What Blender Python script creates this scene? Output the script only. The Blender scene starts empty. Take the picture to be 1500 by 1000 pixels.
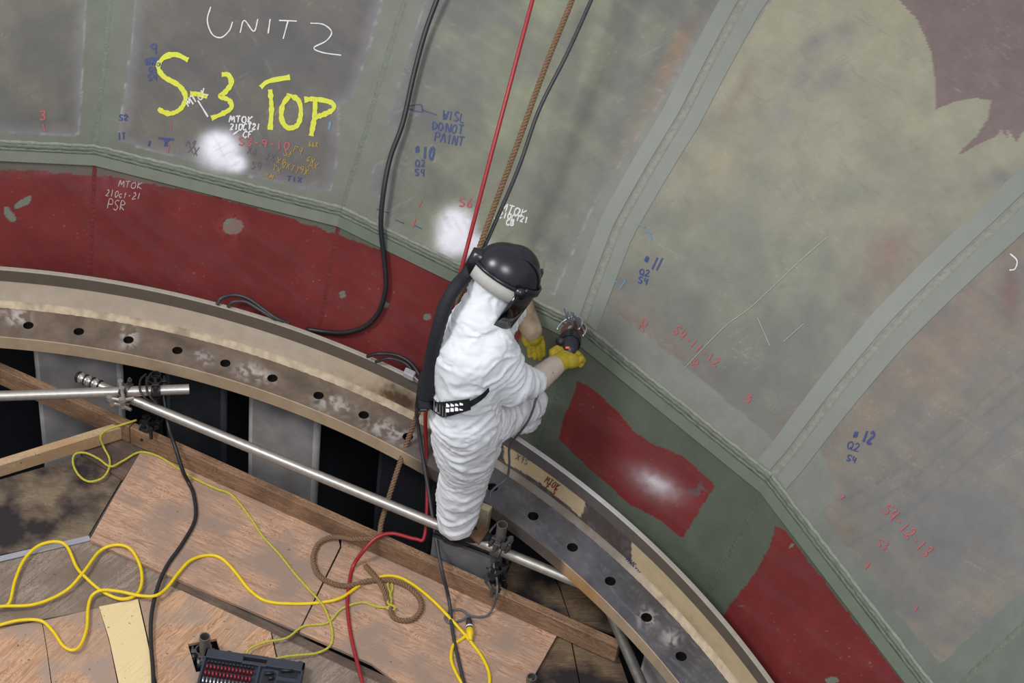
import bpy, bmesh, math, random
import numpy as np
from mathutils import Vector, Matrix, noise
from mathutils.bvhtree import BVHTree
random.seed(4); rng = np.random.default_rng(4)
scn = bpy.context.scene; COL = scn.collection
# ---------------------------------------------------------------- camera, sky, lamps, exposure
R0 = 4.15                                    # bolt circle radius of the ring, metres; ring centre is the origin
CAM = np.array([0.53731729, -0.74622998, 1.83442834]) * R0
pit, rol, FPX = math.radians(45), math.radians(8), 3000.0
FW = np.array([0, math.cos(pit), -math.sin(pit)]); _r = np.array([1., 0, 0]); _u = np.cross(_r, FW)
RT = math.cos(rol) * _r + math.sin(rol) * _u; UP = -math.sin(rol) * _r + math.cos(rol) * _u
cd = bpy.data.cameras.new('camera'); cam = bpy.data.objects.new('camera', cd); COL.objects.link(cam)
M = Matrix.Identity(4)
for i in range(3): M[i][0], M[i][1], M[i][2], M[i][3] = RT[i], UP[i], -FW[i], CAM[i]
cam.matrix_world = M; cd.sensor_width = 36; cd.lens = 36 * FPX / 1500; cd.clip_end = 200
scn.camera = cam
w = bpy.data.worlds.new('world'); scn.world = w; w.use_nodes = True
w.node_tree.nodes['Background'].inputs[0].default_value = (0.95, 0.945, 1.0, 1)
w.node_tree.nodes['Background'].inputs[1].default_value = 0.50
def area(name, loc, target, size, power, colr):
    l = bpy.data.lights.new(name, 'AREA'); l.shape = 'DISK'; l.size = size; l.energy = power; l.color = colr
    o = bpy.data.objects.new(name, l); COL.objects.link(o); o.location = loc
    o.rotation_euler = (Vector(target) - Vector(loc)).to_track_quat('-Z', 'Y').to_euler(); return o
area('work_lamp', (-3.2, 0.6, 8.2), (2.0, 3.6, 0.4), 2.2, 420, (1.0, 0.985, 0.97))
area('work_lamp', (3.0, -3.5, 9.5), (2.2, 3.6, 0.6), 3.2, 430, (0.98, 0.99, 1.0))
scn.view_settings.view_transform = 'Standard'; scn.view_settings.look = 'None'
scn.view_settings.exposure = 0.06; scn.view_settings.gamma = 1.0; scn.view_settings.use_curve_mapping = False

# ---------------------------------------------------------------- helpers
A = np.array
def ray(x, y): return FW + (x - 750) / FPX * RT - (y - 500) / FPX * UP
def pxy(P):
    d = np.asarray(P, float) - CAM; k = d @ FW
    return 750 + FPX * (d @ RT) / k, 500 - FPX * (d @ UP) / k
def atz(x, y, z):
    d = ray(x, y); return CAM + d * (z - CAM[2]) / d[2]
def atr(x, y, r):
    d = ray(x, y); a = d[0]**2 + d[1]**2; b = 2 * (d[0]*CAM[0] + d[1]*CAM[1]); c = CAM[0]**2 + CAM[1]**2 - r*r
    return CAM + d * (-b + math.sqrt(b*b - 4*a*c)) / (2*a)
def pol(r, deg, z): return A([r*math.cos(math.radians(deg)), r*math.sin(math.radians(deg)), z])
def nrm(v): v = np.asarray(v, float); return v / (np.linalg.norm(v) + 1e-12)
def lin(c):
    c = np.asarray(c, float) / 255.0
    return np.where(c <= 0.04045, c / 12.92, ((c + 0.055) / 1.055) ** 2.4)
def meta(o, label=None, cat=None, group=None, kind=None):
    for k, v in (('label', label), ('category', cat), ('group', group), ('kind', kind)):
        if v: o[k] = v
    return o
def empty(name, loc, label, cat, group=None, kind=None):
    o = bpy.data.objects.new(name, None); COL.objects.link(o); o.location = [float(v) for v in loc]
    o.empty_display_size = 0.05
    return meta(o, label, cat, group, kind)
def obj(name, V, Fc, mat, parent=None, smooth=False, cols=None):
    me = bpy.data.meshes.new(name); V = np.asarray(V, float)
    off = A(parent_world(parent)) if parent is not None else np.zeros(3)
    me.from_pydata((V - off).tolist(), [], [tuple(int(i) for i in f) for f in Fc]); me.validate()
    if smooth: me.shade_smooth()
    if cols is not None:
        at = me.color_attributes.new('Col', 'FLOAT_COLOR', 'POINT')
        c = np.ones((len(V), 4), np.float32); c[:, :3] = cols; at.data.foreach_set('color', c.ravel())
    me.materials.append(mat)
    o = bpy.data.objects.new(name, me); COL.objects.link(o)
    if parent is not None: o.parent = parent
    return o
def parent_world(p):
    v = Vector((0, 0, 0))
    while p is not None: v += p.location; p = p.parent
    return v
class MB:
    """collects pieces of one mesh"""
    def __init__(s): s.V = []; s.F = []; s.n = 0
    def add(s, V, F_):
        s.V.append(np.asarray(V, float)); s.F += [tuple(i + s.n for i in f) for f in F_]; s.n += len(V); return s
    def build(s, name, mat, parent=None, smooth=False):
        return obj(name, np.concatenate(s.V), s.F, mat, parent, smooth)
def frames(P, up=None):
    P = np.asarray(P, float); T = np.gradient(P, axis=0); T /= np.linalg.norm(T, axis=1)[:, None] + 1e-12
    a = A([0, 0, 1.]) if abs(T[0][2]) < .9 else A([1., 0, 0])
    n = nrm(np.cross(T[0], a)); N = [n]
    for i in range(1, len(P)):
        n = n - T[i] * (n @ T[i]); n = nrm(n); N.append(n)
    N = A(N); return T, N, np.cross(T, N)
def smooth_path(P, n=8):
    P = np.asarray(P, float)
    if len(P) < 3: return np.linspace(P[0], P[1], max(2, n))
    Q = np.vstack([2*P[0]-P[1], P, 2*P[-1]-P[-2]]); out = []
    for i in range(1, len(Q)-2):
        p0, p1, p2, p3 = Q[i-1:i+3]
        for t in np.linspace(0, 1, n, endpoint=False):
            out.append(.5*((2*p1)+(-p0+p2)*t+(2*p0-5*p1+4*p2-p3)*t*t+(-p0+3*p1-3*p2+p3)*t**3))
    out.append(Q[-2]); return A(out)
def tube_vf(P, r, sides=8, cap=True):
    P = np.asarray(P, float); T, N, B = frames(P); r = np.broadcast_to(r, (len(P),))
    a = np.linspace(0, 2*math.pi, sides, endpoint=False)
    V = P[:, None] + r[:, None, None] * (np.cos(a)[None, :, None]*N[:, None] + np.sin(a)[None, :, None]*B[:, None])
    V = V.reshape(-1, 3); F_ = []
    for i in range(len(P)-1):
        for j in range(sides):
            k = (j+1) % sides; F_.append((i*sides+j, i*sides+k, (i+1)*sides+k, (i+1)*sides+j))
    if cap: F_.append(tuple(range(sides-1, -1, -1))); F_.append(tuple((len(P)-1)*sides+j for j in range(sides)))
    return V, F_
def pipe_vf(p0, p1, r, ri, sides=24):
    p0, p1 = A(p0), A(p1); T, N, B = frames([p0, p1]); a = np.linspace(0, 2*math.pi, sides, endpoint=False)
    c = np.cos(a)[:, None]*N[0] + np.sin(a)[:, None]*B[0]
    rings = [p0 + ri*c, p0 + r*c, p1 + r*c, p1 + ri*c]; V = np.concatenate(rings); F_ = []
    for q in range(4):
        for j in range(sides):
            k = (j+1) % sides; F_.append((q*sides+j, q*sides+k, ((q+1) % 4)*sides+k, ((q+1) % 4)*sides+j))
    return V, F_
def box_vf(c, ax, ay, az, bev=0.0):
    """box of half extents along three given vectors, corners chamfered"""
    c, ax, ay, az = map(A, (c, ax, ay, az))
    if bev <= 0:
        V = [c + sx*ax + sy*ay + sz*az for sx in (-1, 1) for sy in (-1, 1) for sz in (-1, 1)]
        return A(V), [(0, 1, 3, 2), (4, 6, 7, 5), (0, 4, 5, 1), (2, 3, 7, 6), (0, 2, 6, 4), (1, 5, 7, 3)]
    bm = bmesh.new(); bmesh.ops.create_cube(bm, size=2)
    L = [np.linalg.norm(v) for v in (ax, ay, az)]; U = [v / l for v, l in zip((ax, ay, az), L)]
    for v in bm.verts: v.co = Vector((v.co.x*L[0], v.co.y*L[1], v.co.z*L[2]))
    bmesh.ops.bevel(bm, geom=bm.edges[:], offset=bev, segments=1, affect='EDGES')
    V = A([c + v.co.x*U[0] + v.co.y*U[1] + v.co.z*U[2] for v in bm.verts]); F_ = [tuple(v.index for v in f.verts) for f in bm.faces]
    bm.free(); return V, F_
def prism_vf(top, down):
    """closed prism: polygon of 3D points and a vector to its underside"""
    top = A(top); n = len(top); V = np.vstack([top, top + A(down)])
    ar = sum(top[i][0]*top[(i+1) % n][1] - top[(i+1) % n][0]*top[i][1] for i in range(n))
    F_ = [tuple(range(n)), tuple(range(2*n-1, n-1, -1))] + [(i, i+n, (i+1) % n+n, (i+1) % n) for i in range(n)]
    if ar < 0: F_ = [tuple(reversed(f)) for f in F_]
    return V, F_
def ellip_vf(c, ax, ay, az, nu=24, nv=14, v0=-1.0, v1=1.0):
    """ellipsoid; v0..v1 limits the height along az"""
    c, ax, ay, az = map(A, (c, ax, ay, az)); V = []; F_ = []
    t0, t1 = math.asin(v0), math.asin(v1)
    for i in range(nv+1):
        t = t0 + (t1-t0)*i/nv
        for j in range(nu):
            a = 2*math.pi*j/nu; V.append(c + math.cos(t)*(math.cos(a)*ax + math.sin(a)*ay) + math.sin(t)*az)
    for i in range(nv):
        for j in range(nu):
            k = (j+1) % nu; F_.append((i*nu+j, i*nu+k, (i+1)*nu+k, (i+1)*nu+j))
    F_.append(tuple(range(nu-1, -1, -1))); F_.append(tuple(nv*nu+j for j in range(nu)))
    return A(V), F_

# vectorised value noise for paint and wear
_perm = rng.integers(0, 1 << 30, 4096)
def vnoise(x, y, seed=0):
    xi, yi = np.floor(x).astype(int), np.floor(y).astype(int); fx, fy = x-xi, y-yi
    fx, fy = fx*fx*(3-2*fx), fy*fy*(3-2*fy)
    def h(a, b): return (_perm[(a*73856093 ^ b*19349663 ^ seed*83492791) & 4095] & 0xffff)/65535.0
    return (h(xi, yi)*(1-fx)+h(xi+1, yi)*fx)*(1-fy) + (h(xi, yi+1)*(1-fx)+h(xi+1, yi+1)*fx)*fy
def fbm(x, y, seed=0, o=4):
    s = 0; a = .5; t = 0
    for i in range(o): s = s + a*vnoise(x, y, seed+i*7); t += a; x = x*2.03+11.3; y = y*2.03+5.7; a *= .5
    return s / t
def inside(x, y, poly):
    r = np.zeros(x.shape, bool); n = len(poly)
    for i in range(n):
        x0, y0 = poly[i]; x1, y1 = poly[(i+1) % n]
        if y0 == y1: continue
        c = ((y0 > y) != (y1 > y)) & (x < (x1-x0)*(y-y0)/(y1-y0)+x0); r ^= c
    return r
# ---------------------------------------------------------------- materials
def mat(name, col, rough=.6, metal=0., var=.15, scale=14., bump=.0, bscale=80., vcol=False, spec=.5, stretch=None, dark=None, coord='Object', alpha=None):
    m = bpy.data.materials.new(name); m.use_nodes = True; nt = m.node_tree; N = nt.nodes; L = nt.links
    b = N['Principled BSDF']; b.inputs['Roughness'].default_value = rough; b.inputs['Metallic'].default_value = metal
    b.inputs['Specular IOR Level'].default_value = spec
    tc = N.new('ShaderNodeTexCoord'); mp = N.new('ShaderNodeMapping'); L.new(tc.outputs[coord], mp.inputs[0])
    if stretch: mp.inputs['Scale'].default_value = stretch
    nz = N.new('ShaderNodeTexNoise'); nz.inputs['Scale'].default_value = scale; nz.inputs['Detail'].default_value = 6; nz.inputs['Roughness'].default_value = .65
    L.new(mp.outputs[0], nz.inputs['Vector'])
    rp = N.new('ShaderNodeMapRange'); rp.inputs[1].default_value = .3; rp.inputs[2].default_value = .7
    rp.inputs[3].default_value = 1-var; rp.inputs[4].default_value = 1+var; L.new(nz.outputs[0], rp.inputs[0])
    mx = N.new('ShaderNodeMix'); mx.data_type = 'RGBA'; mx.blend_type = 'MULTIPLY'; mx.inputs[0].default_value = 1
    if vcol:
        at = N.new('ShaderNodeVertexColor'); at.layer_name = 'Col'; L.new(at.outputs[0], mx.inputs[6])
    elif dark is not None:
        m2 = N.new('ShaderNodeMix'); m2.data_type = 'RGBA'; n2 = N.new('ShaderNodeTexNoise'); n2.inputs['Scale'].default_value = scale*.35; n2.inputs['Detail'].default_value = 8
        L.new(mp.outputs[0], n2.inputs['Vector']); r2 = N.new('ShaderNodeMapRange'); r2.inputs[1].default_value = .42; r2.inputs[2].default_value = .62
        L.new(n2.outputs[0], r2.inputs[0]); L.new(r2.outputs[0], m2.inputs[0])
        m2.inputs[6].default_value = (*lin(col), 1); m2.inputs[7].default_value = (*lin(dark), 1); L.new(m2.outputs[2], mx.inputs[6])
    else: mx.inputs[6].default_value = (*lin(col), 1)
    cb = N.new('ShaderNodeCombineColor'); [L.new(rp.outputs[0], cb.inputs[i]) for i in range(3)]
    L.new(cb.outputs[0], mx.inputs[7]); L.new(mx.outputs[2], b.inputs['Base Color'])
    if bump:
        bp = N.new('ShaderNodeBump'); bp.inputs['Strength'].default_value = 1; bp.inputs['Distance'].default_value = bump
        nb = N.new('ShaderNodeTexNoise'); nb.inputs['Scale'].default_value = bscale; nb.inputs['Detail'].default_value = 5
        L.new(mp.outputs[0], nb.inputs['Vector']); L.new(nb.outputs[0], bp.inputs['Height']); L.new(bp.outputs[0], b.inputs['Normal'])
    if alpha is not None: b.inputs['Alpha'].default_value = alpha
    return m
def wood_mat(name, c1, c2, angle, scale=1.0, bump=.0008, stain=None, knots=False):
    m = bpy.data.materials.new(name); m.use_nodes = True; nt = m.node_tree; N = nt.nodes; L = nt.links; b = N['Principled BSDF']
    b.inputs['Roughness'].default_value = .72; b.inputs['Specular IOR Level'].default_value = .3
    tc = N.new('ShaderNodeTexCoord'); r = N.new('ShaderNodeMapping'); r.inputs['Rotation'].default_value = (0, 0, -angle); L.new(tc.outputs['Object'], r.inputs[0])
    mp = N.new('ShaderNodeMapping'); mp.inputs['Scale'].default_value = (1.3*scale, 9*scale, 9*scale); L.new(r.outputs[0], mp.inputs[0])
    n1 = N.new('ShaderNodeTexNoise'); n1.inputs['Scale'].default_value = 1.6; n1.inputs['Detail'].default_value = 3; n1.inputs['Distortion'].default_value = 1.4; L.new(mp.outputs[0], n1.inputs['Vector'])
    # cathedral grain: contour lines of the stretched noise
    mu = N.new('ShaderNodeMath'); mu.operation = 'MULTIPLY'; mu.inputs[1].default_value = 19; L.new(n1.outputs[0], mu.inputs[0])
    fr = N.new('ShaderNodeMath'); fr.operation = 'PINGPONG'; fr.inputs[1].default_value = .5; L.new(mu.outputs[0], fr.inputs[0])
    m2 = N.new('ShaderNodeMapping'); m2.inputs['Scale'].default_value = (6, 90, 90); L.new(r.outputs[0], m2.inputs[0])
    n2 = N.new('ShaderNodeTexNoise'); n2.inputs['Scale'].default_value = 1; n2.inputs['Detail'].default_value = 4; L.new(m2.outputs[0], n2.inputs['Vector'])
    ad = N.new('ShaderNodeMath'); ad.operation = 'MULTIPLY_ADD'; ad.inputs[1].default_value = .9; L.new(fr.outputs[0], ad.inputs[0]); L.new(n2.outputs[0], ad.inputs[2])
    rp = N.new('ShaderNodeMapRange'); rp.inputs[1].default_value = .42; rp.inputs[2].default_value = .95; L.new(ad.outputs[0], rp.inputs[0])
    mx = N.new('ShaderNodeMix'); mx.data_type = 'RGBA'; L.new(rp.outputs[0], mx.inputs[0]); mx.inputs[6].default_value = (*lin(c2), 1); mx.inputs[7].default_value = (*lin(c1), 1)
    n3 = N.new('ShaderNodeTexNoise'); n3.inputs['Scale'].default_value = 4.2; n3.inputs['Detail'].default_value = 6; L.new(tc.outputs['Object'], n3.inputs['Vector'])
    r3 = N.new('ShaderNodeMapRange'); r3.inputs[1].default_value = .42; r3.inputs[2].default_value = .62; L.new(n3.outputs[0], r3.inputs[0])
    mx2 = N.new('ShaderNodeMix'); mx2.data_type = 'RGBA'; L.new(r3.outputs[0], mx2.inputs[0]); L.new(mx.outputs[2], mx2.inputs[6])
    sc = stain if stain is not None else tuple(.80*A(c2))
    mx2.inputs[7].default_value = (*lin(sc), 1)
    if stain is None: 
        r3.inputs[4].default_value = .65
    # nail heads, specks and scuffs
    vo = N.new('ShaderNodeTexNoise'); vo.inputs['Scale'].default_value = 42; vo.inputs['Detail'].default_value = 2; L.new(tc.outputs['Object'], vo.inputs['Vector'])
    vr = N.new('ShaderNodeMapRange'); vr.inputs[1].default_value = .70; vr.inputs[2].default_value = .76; vr.inputs[4].default_value = .75; L.new(vo.outputs[0], vr.inputs[0])
    mx3 = N.new('ShaderNodeMix'); mx3.data_type = 'RGBA'; L.new(vr.outputs[0], mx3.inputs[0]); L.new(mx2.outputs[2], mx3.inputs[6]); mx3.inputs[7].default_value = (*lin((70, 56, 48)), 1)
    L.new(mx3.outputs[2], b.inputs['Base Color'])
    bp = N.new('ShaderNodeBump'); bp.inputs['Distance'].default_value = bump; L.new(ad.outputs[0], bp.inputs['Height']); L.new(bp.outputs[0], b.inputs['Normal'])
    return m
M_ = {}
M_['paint'] = mat('shell_paint', None, .62, 0, .10, 9, .0006, 160, vcol=True, spec=.35)
M_['weld'] = mat('painted_weld', (98, 104, 92), .55, 0, .16, 40, .003, 90)
M_['weld_light'] = mat('painted_weld_light', (122, 126, 115), .55, 0, .16, 40, .003, 90)
M_['weld_red'] = mat('painted_weld_red', (104, 36, 34), .6, 0, .2, 60, .003, 120)
M_['weld_green'] = mat('painted_weld_green', (80, 90, 77), .55, 0, .16, 40, .003, 90)
M_['flange'] = mat('machined_flange', None, .45, .35, .14, 30, .0008, 120, vcol=True)
M_['web'] = mat('painted_web', None, .6, 0, .08, 16, .0004, 120, vcol=True, spec=.3)
M_['hole'] = mat('dark_steel', (40, 36, 34), .4, .6)  # bolt hole walls, coloured darker than the flange
M_['void'] = mat('shaft_shade', (14, 18, 26), .8, 0, .4, 4)  # near-black colour stands in for the shade down in the pit
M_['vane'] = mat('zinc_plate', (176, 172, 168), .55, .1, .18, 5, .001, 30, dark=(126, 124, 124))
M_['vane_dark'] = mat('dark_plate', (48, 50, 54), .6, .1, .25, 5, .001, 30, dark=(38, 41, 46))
M_['galv'] = mat('galvanised', (178, 174, 168), .38, .75, .14, 30, .0006, 60)
M_['galv_dull'] = mat('galvanised_dull', (120, 118, 114), .5, .6, .2, 30, .0006, 60)
M_['clamp'] = mat('clamp_steel', (100, 98, 98), .42, .7, .3, 50, .001, 80)
M_['clamp_dark'] = mat('clamp_steel_dark', (54, 52, 54), .45, .6, .3, 50, .001, 80)
M_['rubber'] = mat('black_rubber', (34, 34, 38), .45, 0, .2, 40)
M_['rubber_worn'] = mat('worn_black_rubber', (52, 52, 56), .5, 0, .3, 60)
M_['greycord'] = mat('grey_cord', (86, 88, 98), .5, 0, .15, 60)
M_['redhose'] = mat('red_hose', (150, 34, 42), .4, 0, .12, 40)
M_['redhose_dirty'] = mat('red_hose_dirty', (128, 52, 50), .5, 0, .3, 30)
M_['yellow'] = mat('yellow_cord', (226, 196, 20), .45, 0, .1, 40)
M_['yrope'] = mat('yellow_rope', (186, 180, 62), .7, 0, .3, 160, .001, 300)
M_['rope'] = mat('brown_rope', (120, 94, 70), .85, 0, .35, 120, .001, 300)
M_['rope_dark'] = mat('old_brown_rope', (98, 82, 62), .9, 0, .35, 120, .001, 300)
M_['tyvek'] = mat('white_coverall', (222, 226, 231), .6, 0, .03, 30, .012, 7, spec=.3)
for nd in M_['tyvek'].node_tree.nodes:      # crumpled-paper relief
    if nd.type == 'TEX_NOISE' and abs(nd.inputs['Scale'].default_value-7) < .01: nd.noise_type = 'RIDGED_MULTIFRACTAL'; nd.inputs['Detail'].default_value = 4; nd.inputs['Roughness'].default_value = .45; nd.inputs['Lacunarity'].default_value = 2.1; nd.inputs['Distortion'].default_value = .35
M_['black'] = mat('black_plastic', (24, 26, 34), .3, 0, .15, 40, spec=.6)
M_['matte'] = mat('black_fabric', (24, 25, 31), .75, 0, .2, 90, .0008, 200)
M_['glass'] = mat('dark_visor', (10, 11, 16), .12, 0, .05, 10, spec=.8)
M_['greyband'] = mat('grey_band', (178, 176, 172), .6, 0, .05, 40)
M_['leather'] = mat('tan_leather', (178, 160, 134), .75, 0, .16, 20, .0012, 60, dark=(138, 116, 92))
M_['suede'] = mat('pale_leather', (186, 172, 158), .75, 0, .1, 20, .0012, 60)
M_['glove'] = mat('yellow_glove', (166, 148, 34), .7, 0, .25, 40, .0012, 90)
M_['white'] = mat('white_plastic', (232, 232, 235), .4, 0, .03)
M_['boot'] = mat('brown_boot', (92, 66, 46), .6, 0, .25, 30, .001, 90)
M_['orange'] = mat('orange_plastic', (222, 84, 24), .4)
M_['disc'] = mat('brown_disc', (96, 50, 44), .6, 0, .25, 60)
M_['bright'] = mat('bright_steel', (205, 205, 205), .28, .8, .1)
M_['clear'] = mat('clear_guard', (92, 98, 108), .75, 0, .02, spec=.1, alpha=.6)
M_['tool'] = mat('tool_plastic', (46, 47, 60), .35, 0, .3, 60, .002, 70)
M_['case'] = mat('blue_black_case', (50, 54, 66), .5, 0, .1, 50, .0004, 200)
M_['case_in'] = mat('case_recess', (26, 28, 34), .5)
M_['redsock'] = mat('red_socket', (128, 44, 52), .3, .5, .2, 60)
M_['alum'] = mat('aluminium_edge', (196, 196, 206), .35, .7, .1)
INK = {k: mat('ink_'+k, c, .6, 0, .12, 120) for k, c in dict(white=(206, 206, 204), yellow=(200, 204, 58), blue=(52, 66, 116), pale=(92, 130, 158), red=(164, 84, 86), orange=(152, 124, 62), dim=(96, 86, 96), brown=(120, 44, 30), chalk=(176, 160, 160), scratch=(158, 158, 150)).items()}

# ---------------------------------------------------------------- the shell: a faceted bell rising from a steep red band
TH, KA, RM, HM = math.radians(60.14), 1.1832/R0, 1.11315*R0, .19974*R0
B0, DB = 89.6307, 16.11778
S = np.linspace(0, 5.2, 209); _t = np.maximum(TH - KA*S, math.radians(4)); _ds = S[1]-S[0]
PR = RM + np.concatenate([[0], np.cumsum(np.cos(_t)*_ds)[:-1]]); PZ = HM + np.concatenate([[0], np.cumsum(np.sin(_t)*_ds)[:-1]])
def bell_az(x, y):
    """arc length and azimuth where the sight line of a measured seam point meets the bell"""
    best = None
    for s in np.linspace(0, 5, 501):
        r = np.interp(s, S, PR); z = np.interp(s, S, PZ); P = atz(x, y, z); e = math.hypot(P[0], P[1]) - r
        if best is not None and best[0]*e <= 0: return s, math.degrees(math.atan2(P[1], P[0]))
        best = (e,)
        e0 = e
    P = atz(x, y, HM); return 0.0, math.degrees(math.atan2(P[1], P[0]))
seam_px = {0: [(143, 177), (155, 73), (160, 0)], 1: [(507, 300), (533, 200), (560, 107), (593, 0)], 2: [(905, 333), (1000, 170), (1090, 0)], 3: [(1157, 666), (1300, 486), (1457, 333), (1500, 291)], 4: [(1500, 915)]}
mid_px = {0: (140, 218), 1: (500, 308), 2: (852, 478), 3: (1128, 700)}
MID = {}; AZ = {}
for k in range(-2, 7):
    if k in mid_px: P = atz(*mid_px[k], HM)
    else: P = pol(RM, B0 - DB*k, HM)
    MID[k] = P; az0 = math.degrees(math.atan2(P[1], P[0])); ss, aa = [0.], [az0]
    for q in seam_px.get(k, []):
        s, a = bell_az(*q)
        if s > ss[-1] + .05: ss.append(s); aa.append(a)
    AZ[k] = (ss, aa)
def seam_pt(k, s):
    az = np.interp(s, *AZ[k]); r = np.interp(s, S, PR); z = np.interp(s, S, PZ)
    dr = math.hypot(MID[k][0], MID[k][1]) - RM
    return pol(r + dr*math.exp(-s/.5), az, z)
BASE = {}
for k in range(-2, 7):
    a = math.degrees(math.atan2(MID[k][1], MID[k][0])); BASE[k] = pol(4.40, a + .15, .03)
def grid(k, kind, n_u, sv):
    P = np.zeros((len(sv), n_u+1, 3)); u = np.linspace(0, 1, n_u+1)[:, None]
    for i, s in enumerate(sv):
        if kind == 'bell': a, b = seam_pt(k, s), seam_pt(k+1, s)
        else: a, b = BASE[k]*(1-s)+MID[k]*s, BASE[k+1]*(1-s)+MID[k+1]*s
        P[i] = a*(1-u)+b*u
    return P
# ---- what is painted where on the shell
GREEN_L, GREEN = (120, 127, 112), (86, 95, 79)
def mixc(c, m, col, a=1.0):
    col = lin(col); m = (m*a)[:, None]; return c*(1-m) + col*m
def soft(x, y, cx, cy, rx, ry, ang=0., p=2.):
    c, s = math.cos(ang), math.sin(ang); dx, dy = x-cx, y-cy
    u, v = (dx*c+dy*s)/rx, (-dx*s+dy*c)/ry; return np.exp(-(u*u+v*v)**(p/2))
REG8 = [(-200, -300), (128, -300), (128, 0), (122, 95), (117, 194), (110, 199), (30, 196), (-200, 190)]
REG9 = [(196, -300), (562, -300), (560, 0), (538, 80), (515, 148), (497, 152), (497, 220), (485, 280), (440, 276), (330, 250), (172, 208), (180, 150), (192, 60), (196, 0)]
REG10 = [(625, -300), (623, 0), (600, 70), (578, 143), (567, 182), (583, 188), (572, 233), (549, 240), (538, 277), (556, 288), (553, 330), (640, 372), (700, 400), (770, 418), (812, 432), (870, 300), (1000, 97), (1062, 0), (1200, -300)]
REG11 = [(1290, -300), (1130, 0), (1050, 120), (1000, 205), (920, 340), (876, 442), (960, 500), (1050, 575), (1135, 645), (1187, 576), (1240, 510), (1317, 433), (1367, 373), (1410, 333), (1500, 243), (1700, 40), (1700, -300)]
REG12 = [(1800, 60), (1493, 333), (1430, 396), (1377, 443), (1310, 520), (1247, 590), (1200, 655), (1222, 700), (1220, 728), (1202, 750), (1213, 766), (1260, 823), (1300, 880), (1377, 971), (1500, 864), (1800, 640)]
PRIMER = [(1317, 0), (1343, 27), (1363, 73), (1370, 117), (1371, 160), (1400, 148), (1430, 143), (1453, 147), (1447, 173), (1430, 200), (1410, 217), (1405, 227), (1430, 213), (1460, 200), (1466, 190), (1477, 205), (1473, 187), (1490, 207), (1500, 190), (1600, 160), (1700, -300), (1250, -300), (1300, -30)]
REDA = [(-300, 246), (0, 248), (60, 250), (130, 257), (160, 258), (300, 284), (420, 318), (500, 345), (590, 378), (665, 415), (720, 450), (768, 478), (756, 512), (720, 640), (600, 700), (-300, 500)]
REDB = [(848, 558), (865, 568), (905, 602), (926, 630), (950, 648), (986, 663), (1000, 668), (1048, 712), (1025, 745), (1001, 787), (960, 760), (918, 735), (817, 643), (830, 600)]
REDC = [(1137, 769), (1150, 778), (1230, 880), (1330, 1010), (1450, 1150), (1300, 1200), (1100, 1020), (1040, 905), (1060, 899), (1105, 842), (1127, 800)]
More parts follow.
